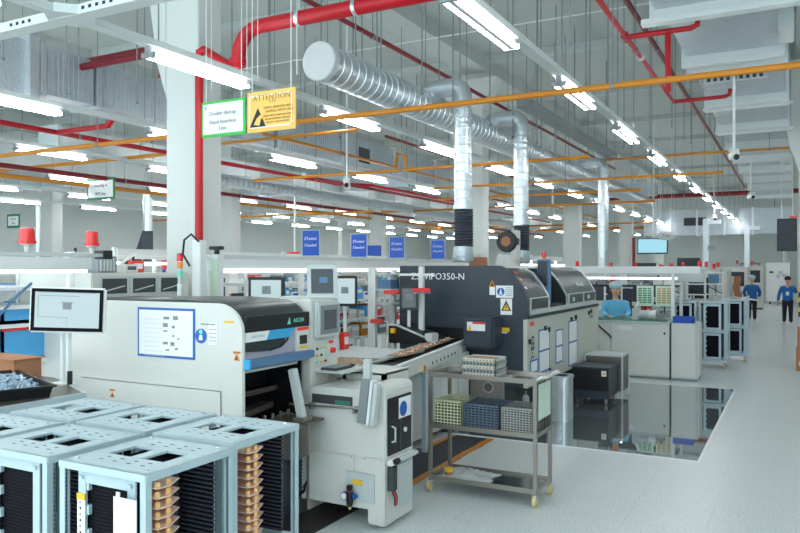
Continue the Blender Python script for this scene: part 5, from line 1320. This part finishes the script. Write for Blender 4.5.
# large blue totes at left
for i,(y,z,h) in enumerate(((3.9,1.1,.3),(4.45,1.1,.32),(3.9,1.45,.14),(4.45,1.47,.13))):
    k = thing('blue_tote','sky blue open tote behind the monitor, %s'%['lower left','lower right','upper left','upper right'][i],'bin',(-6.9,y+.25,z),0,'blue totes behind the monitor')
    m = MB().b(-7.2,-6.7,y,y+.5,z,z+.02).b(-6.72,-6.7,y,y+.5,z,z+h).b(-7.2,-7.18,y,y+.5,z,z+h).b(-7.2,-6.7,y,y+.02,z,z+h).b(-7.2,-6.7,y+.48,y+.5,z,z+h); m.build('tote_body', bluebin, k)
    MB().b(-6.7,-6.685,y-.01,y+.51,z+h-.03,z+h).build('rim', redbright if i < 2 else bluebin, k)
t = thing('tote_stand','white rack holding the sky blue totes','shelf',(-6.95,4.4,0))
for z in (1.08,1.44,1.62,1.8): MB().b(-7.25,-6.66,3.85,5.0,z-.02,z+.015).build('shelf', paper, t)
for y in (3.85,5.0):
    for x in (-7.25,-6.68): MB().b(x-.02,x+.02,y-.02,y+.02,0,1.95).build('upright', white, t)
t = thing('power_cable','dark blue cable hanging across the blue totes','cable',(-6.6,4.3,1.3))
MB().path([(-6.62,4.7,1.85),(-6.6,4.55,1.75),(-6.6,4.3,1.5),(-6.6,4.1,1.42),(-6.62,3.9,1.44)],.014,8).build('cable', bluebar, t)
# oven-like machine with dark ports behind A
t = thing('port_machine','cream machine with a row of dark rectangular ports behind the white machine','machine',(-6.3,5.9,0))
MB().b(-7.1,-6.0,4.9,6.2,0,1.95).build('body', cream, t, .01)
for i,y in enumerate((4.98,5.36,5.74)):
    MB().b(-6.0,-5.985,y,y+.36,1.72,1.92).build('port_frame', pale, t, .004); MB().b(-5.985,-5.98,y+.03,y+.33,1.745,1.895).build('port', ductdark, t)
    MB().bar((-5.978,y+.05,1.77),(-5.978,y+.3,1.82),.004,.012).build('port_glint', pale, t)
MB().b(-6.0,-5.99,4.95,6.1,1.62,1.69).build('label_strip', screen if False else pale, t)
k = thing('grey_instrument','grey ribbed instrument on the cream port machine','instrument',(-6.3,5.27,1.95))
MB().b(-6.4,-6.2,5.15,5.38,1.95,2.12).build('housing', midgrey, k, .01); m = MB(); [m.b(-6.2,-6.19,5.16+i*.04,5.18+i*.04,1.97,2.1) for i in range(5)]; m.build('ribs', pale, k)
# monitors behind A along the beam line
def mon(lab,px0,px1,py0,py1,X,rz,scr=screen,case=black,stand=1.0):
    a = onX((px0+px1)/2,(py0+py1)/2,X); dd = -a.x*S_+a.y*C_
    w2 = (px1-px0)/740*dd/2*1.02/max(.5,math.cos(rz-TH)); h2 = (py1-py0)/740*dd/2
    t = thing('line_monitor',lab,'monitor',(a.x,a.y,a.z-h2-.3),rz)
    cs = MB().b(-w2,w2,0,.04,.3,.3+2*h2).build('casing', case, None, .006); cs.parent = t
    o = MB().b(-w2+.03,w2-.03,-.005,0,.33,.27+2*h2).build('screen', scr, None); o.parent = cs
    o = MB().b(-.04,.05,-.007,-.005,.3+h2-.03,.3+h2+.05).build('screen_drawing', midgrey, None); o.parent = t
    o = MB().b(-.02,.02,.04,.07,-stand,.3+h2).build('stand', white, None); o.parent = t
    return t
mon('black framed monitor above the hood of the white machine',248,284,277,305,-4.6,.35,screen,black,.0)
mon('black framed monitor right of the tilted display',332,357,276,306,-4.9,.45,screen,black,.3)
mon('dark framed monitor in front of the dark oven lettering',400,418,286,310,-4.3,.5,screendk,black,.0)
for i,(px,py,w_,lab) in enumerate(((392,292,.2,'coral red tray on the fixture rack, upper left one'),(377,321,.16,'coral red tray low on the fixture rack'),(422,290,.22,'bright red tag in front of the oven lettering'))):
    p = onX(px,py,(-4.75,-4.95,-4.1)[i])
    t = thing('red_tray',lab,'tray',(p.x,p.y,p.z-.04))
    MB().box((p.x,p.y,p.z),(w_,.16,.05),.3).build('tray_body', redbin if i < 2 else redbright, t, .01); MB().box((p.x,p.y+.02,p.z-.03),(.04,.04,.05)).build('clip', pale, t)
t = thing('fixture_rack','white upright fixture rack holding coral red trays','rack',(-4.95,8.9,0))
for (x,y) in ((-5.05,8.7),(-5.05,9.25)): MB().b(x-.03,x+.03,y-.03,y+.03,0,1.98).build('post', white, t)
for z in (1.5,1.7,1.9): MB().b(-5.1,-4.78,8.68,9.28,z,z+.02).build('shelf', pale, t)
MB().b(-5.0,-4.8,8.7,8.95,1.72,1.84).build('blue_cassette', bluebar, t)
# silver tray with red handle line
t = thing('long_cassette','pale blue long cassette with a red edge behind the console','cassette',(-5.2,6.9,1.35))
MB().b(-5.25,-5.05,6.3,8.0,1.42,1.56).build('cassette_body', alu, t, .01); MB().b(-5.05,-5.03,6.3,8.0,1.40,1.43).build('red_edge', redp, t)
for y in (6.4,7.9): MB().b(-5.2,-5.15,y,y+.05,1.06,1.42).build('leg', pale, t)
t = thing('parts_rail','pale green frame with small dark connectors behind the conveyor','rail',(-5.1,6.9,1.06))
for z in (1.2,1.32): MB().b(-5.12,-5.09,6.0,8.2,z,z+.02).build('rail', mint, t)
m = MB()
for i in range(14): m.box((-5.075,6.1+i*.14,1.27),(.02,.025,.03))
m.build('connectors', ductdark, t)
# lamp post pale over console line
t = thing('white_post','pale square frame post behind the tilted display','post',(-5.3,8.7,0))
MB().b(-5.33,-5.25,9.0,9.08,0,2.0).build('post', white, t)
# far machines with beacons
def testcab(lab,x,y,w,d,h,beac=True,idx=0,m=cream):
    t = thing('test_cabinet',lab,'machine',(x,y,0))
    MB().b(x-w/2,x+w/2,y-d/2,y+d/2,.08,h).build('body', m, t, .015)
    MB().b(x-w/2+.03,x+w/2-.03,y-d/2+.03,y+d/2-.03,0,.08).build('plinth', ductdark, t)
    MB().b(x-w*.38,x+w*.38,y-d/2-.01,y-d/2,h*.62,h*.9).build('window', [slate,screendk,hoodm][idx%3], t)
    MB().b(x-w*.4,x+w*.4,y-d/2-.02,y-d/2,h*.2,h*.5).build('door', pale, t, .005)
    for i in range(3): MB().b(x-w*.35+i*w*.2,x-w*.25+i*w*.2,y-d/2-.015,y-d/2,h*.53,h*.57).build('button', [ink,greenlamp,redbin][i], t)
    MB().b(x+w*.25,x+w*.4,y-d/2-.03,y-d/2-.01,h*.3,h*.34).build('handle', steel, t)
    if beac:
        k = thing('beacon_light','red beacon on the '+lab.replace(' from the camera',''),'signal light',(x,y,h))
        MB().tube((x,y,h),(x,y,h+.08),.03,10).build('base', bluem if idx%2 else pale, k)
        MB().tube((x,y,h+.08),(x,y,h+.24),.05,12).build('lens', redbright, k)
seq = [(-4.2,19.3,.9,.8,1.9),(-3.1,20.2,.9,.8,1.85),(-2.25,21.0,.7,.8,1.95),(-5.4,20.6,1.1,.9,1.95),(-2.3,23.2,.8,.8,1.95),(-3.3,23.4,.8,.8,1.9),(-2.3,25.5,.8,.8,1.9),(-3.3,26,.8,.8,1.95),(-2.4,28,.8,.8,1.95),(-6.9,19,1.1,.9,1.9),(-8.6,18,1.2,.9,1.95),(-7,22.5,1.2,.9,1.9),(-10,21,1.2,.9,1.9),(-11.5,18,1.2,.9,1.95),(-4.9,26.5,.9,.8,1.95),(-2.2,33,1.0,1,2.05),(-2.3,36,1.0,1,2.1),(-1.9,40,1.0,1,2.1),(-10.5,15.5,1.3,.9,1.9),(-12.6,14.2,1.2,.9,1.95),(-9.8,12.6,1.2,.9,1.95),(-10.3,10,1.2,.9,1.9),(-9.9,7.8,1.2,.9,1.9),(-12.5,9.5,1.2,.9,1.95),(-13.5,12,1.2,.9,1.95)]
desc = ['with dark window','with grey screen','with smoked window']
for i,(x,y,w_,d_,h_) in enumerate(seq):
    zone = 'beside the aisle' if x > -2.8 else 'behind the bench' if x > -6 else 'at far left'
    testcab('%s test cabinet %s %s, %s one from the camera'%('cream' if i%4 else 'pale grey',desc[i%3],zone,ORD[sum(1 for q in seq[:i+1] if (q[0] > -2.8) == (x > -2.8) and (q[0] > -6) == (x > -6))-1]),x,y,w_,d_,h_,i not in (15,),i,cream if i%4 else pale)
# small spires: white frames among the far test benches
for i,(x,y) in enumerate(((-2.6,18.6),(-2.1,18.9),(-1.75,19.3),(-3.3,18.4),(-3.9,18.2))):
    t = thing('test_rig','white slim test frame with slanted struts above the board carts, %s from the left'%ORD[[2,3,4,1,0][i]],'frame',(x,y,0))
    for dx in (-.2,.2): MB().b(x+dx-.02,x+dx+.02,y,y+.04,0,1.9).build('upright', white, t)
    for z in (1.35,1.6,1.88): MB().b(x-.22,x+.22,y-.02,y+.06,z,z+.03).build('cross_bar', paper, t)
    MB().bar((x-.2,y,1.6),(x+.2,y,1.38),.02).build('strut', ductdark, t)
    MB().b(x-.12,x+.12,y-.02,y,1.63,1.85).build('panel', [pale,slate,bluebar,cream,ductdark][i], t)
# cabinet at end of aisle
t = thing('metal_cabinet','tall pale cabinet with round vents at the end of the aisle','cabinet',(-.85,46,0))
MB().b(-1.45,-.25,45.6,46.4,.15,2.3).build('body', paper, t, .02); MB().b(-.28,-.25,45.58,45.6,.2,2.25).build('edge', midgrey, t)
for (x,z) in ((-.75,1.75),(-.6,1.6),(-.85,1.55)): MB().lathe((x,45.6,z),[(.1,0),(.1,-.02)],16,'Y').build('vent', pale, t)
MB().b(-1.3,-1.1,45.57,45.6,1.72,1.82).build('lock', ductdark, t)
for x in (-1.3,-.4): MB().tube((x,45.7,.08),(x+.05,45.7,.08),.08,12).build('caster', black, t); MB().tube((x,46.3,.08),(x+.05,46.3,.08),.08,12).build('caster', black, t)
t = thing('duct_post','pale round pipe rising behind the black hanging display','duct',(-.35,47,0)); MB().tube((-.5,47.2,0),(-.5,47.2,4.2),.16,14).build('pipe', pale, t)
for i,(px,d) in enumerate(((706,27),(747,31))):
    p = spot(px,260,d); t = thing('white_post','slim white service column by the aisle, %s from the camera'%ORD[i],'post',(p.x,p.y,0))
    MB().b(p.x-.1,p.x+.1,p.y-.1,p.y+.1,0,3.8).build('column', galv, t, .01); MB().b(p.x+.1,p.x+.5,p.y-.08,p.y+.08,3.6,3.75).build('branch', galv, t)
# dark banners behind far benches
for i,(px0,px1,py0,py1,Y) in enumerate(((634,656,263,270,27.5),(677,700,258,270,29.5))):
    a = onY(px0,py0,Y); b = onY(px1,py1,Y); t = thing('wall_banner','dark blue-black banner board above the far benches, %s one'%['left','right'][i],'board',((a.x+b.x)/2,Y,0))
    MB().b(a.x,b.x,Y,Y+.05,1.75,a.z).build('board', slate, t); MB().b(a.x,a.x+.05,Y,Y+.05,0,1.75).build('post', pale, t); MB().b(b.x-.05,b.x,Y,Y+.05,0,1.75).build('post', pale, t)
# dark blue board and red board in left background
a = onY(372,251,17); t = thing('blue_screen_board','dark blue display board behind the second blue sign','board',(a.x,17,0)); MB().b(a.x-.25,a.x+.25,17,17.05,2.1,2.6).build('board', bluem, t); MB().b(a.x-.02,a.x+.02,17.05,17.1,0,2.3).build('post', white, t)
a = onY(292,252,15); t = thing('red_box','small red fire box mounted high in the left background','box',(a.x,15,0)); MB().b(a.x-.16,a.x+.16,15,15.1,2.22,2.4).build('box', redbright, t); MB().b(a.x-.02,a.x+.02,15.1,15.14,0,4.3).build('post', white, t)

# ---- dense bench clutter behind the line and test bench
rnd = random.Random(11)
kinds = [('small_instrument','instrument'),('cable_reel','reel'),('component_case','case'),('feeder_unit','feeder')]
cn = {id(white):'white',id(pale):'pale grey',id(ductdark):'dark grey',id(cream):'cream',id(midgrey):'mid grey',id(bluem):'blue',id(orangep):'orange',id(redbin):'red'}
def clutter(where, n, x0, x1, y0, y1, z, grp, axis='Y', ms=(white,pale,ductdark,cream,midgrey,bluem,redbin)):
    for i in range(n):
        f = (i+.5)/n
        if axis == 'Y': x = rnd.uniform(x0,x1); y = y0+(y1-y0)*f; w = min(.3,(y1-y0)/n*.8)
        else: y = rnd.uniform(y0,y1); x = x0+(x1-x0)*f; w = min(.3,(x1-x0)/n*.8)
        m_ = rnd.choice(ms); kd = rnd.choice(kinds); h_ = rnd.uniform(.08,.24)
        t = thing(kd[0], '%s %s, %s %s'%(cn[id(m_)],kd[0].replace('_',' '),ORD[i%20],where), kd[1], (x,y,z), 0, grp)
        if kd[0] == 'cable_reel':
            MB().tube((x-.06,y,z+.1),(x+.06,y,z+.1),.075,16).build('drum', m_, t); MB().tube((x-.075,y,z+.1),(x-.06,y,z+.1),.1,16).build('flange', pale, t); MB().tube((x+.06,y,z+.1),(x+.075,y,z+.1),.1,16).build('flange', pale, t)
        else:
            MB().b(x-w/2,x+w/2,y-w/2,y+w/2,z,z+h_).build('case', m_, t, .008)
            MB().b(x+w/2,x+w/2+.006,y-w*.35,y+w*.3,z+h_*.3,z+h_*.75).build('face_plate', screendk if i%2 else paper, t)
            MB().tube((x,y,z+h_),(x,y,z+h_+.05),.015,8).build('knob', ink, t)
            if kd[0] == 'feeder_unit': MB().bar((x,y-w/2,z+h_),(x+.05,y+w/2,z+h_+.12),.03,.02).build('arm', white, t)
clutter('along the bench behind the conveyor', 12, -4.95,-4.65, 5.6, 7.5, 1.06, 'items on the conveyor bench')
clutter('on the cream port machine', 5, -6.9,-6.5, 5.0, 6.1, 1.95, 'items on the port machine')
clutter('on the counter behind the worker', 9, -4.2,-2.1, 15.5,15.65, 1.03, 'items on the back counter', 'X')
clutter('on the shelf above the work charts', 10, -4.3,-2.1, 15.4,15.6, 1.66, 'items on the upper shelf', 'X')
clutter('on the near end of the bench mat', 4, -2.7,-2.1, 14.15,14.2, 1.045, 'items on the bench mat', 'X', (white,pale,midgrey))
# stands of hanging lamps over the background lines
for i,(x,y0,y1) in enumerate(((-8.7,7.5,15.5),(-11.6,9,18),(-5.4,14.5,19))):
    t = thing('lamp_gantry','white lamp gantry over the background work line, %s from the aisle'%['second','farthest','nearest'][i],'gantry',(x,(y0+y1)/2,0))
    MB().b(x-.06,x+.06,y0,y1,2.18,2.28).build('top_beam', white, t); MB().b(x-.1,x+.1,y0,y1,2.05,2.09).build('lamp_strip', striplamp, t)
    y = y0
    while y <= y1: MB().b(x-.03,x+.03,y-.03,y+.03,0,2.3).build('post', white, t); y += 2

t = thing('white_post','white post holding the dark monitor and red tag before the oven','post',(-4.2,8.42,0))
MB().b(-4.23,-4.17,8.4,8.46,.94,2.02).build('post', white, t, .004); MB().b(-4.5,-4.0,8.38,8.4,1.9,1.93).build('cross_bar', white, t)
MB().b(-4.4,-4.05,8.3,8.38,1.68,1.71).build('bracket', pale, t)
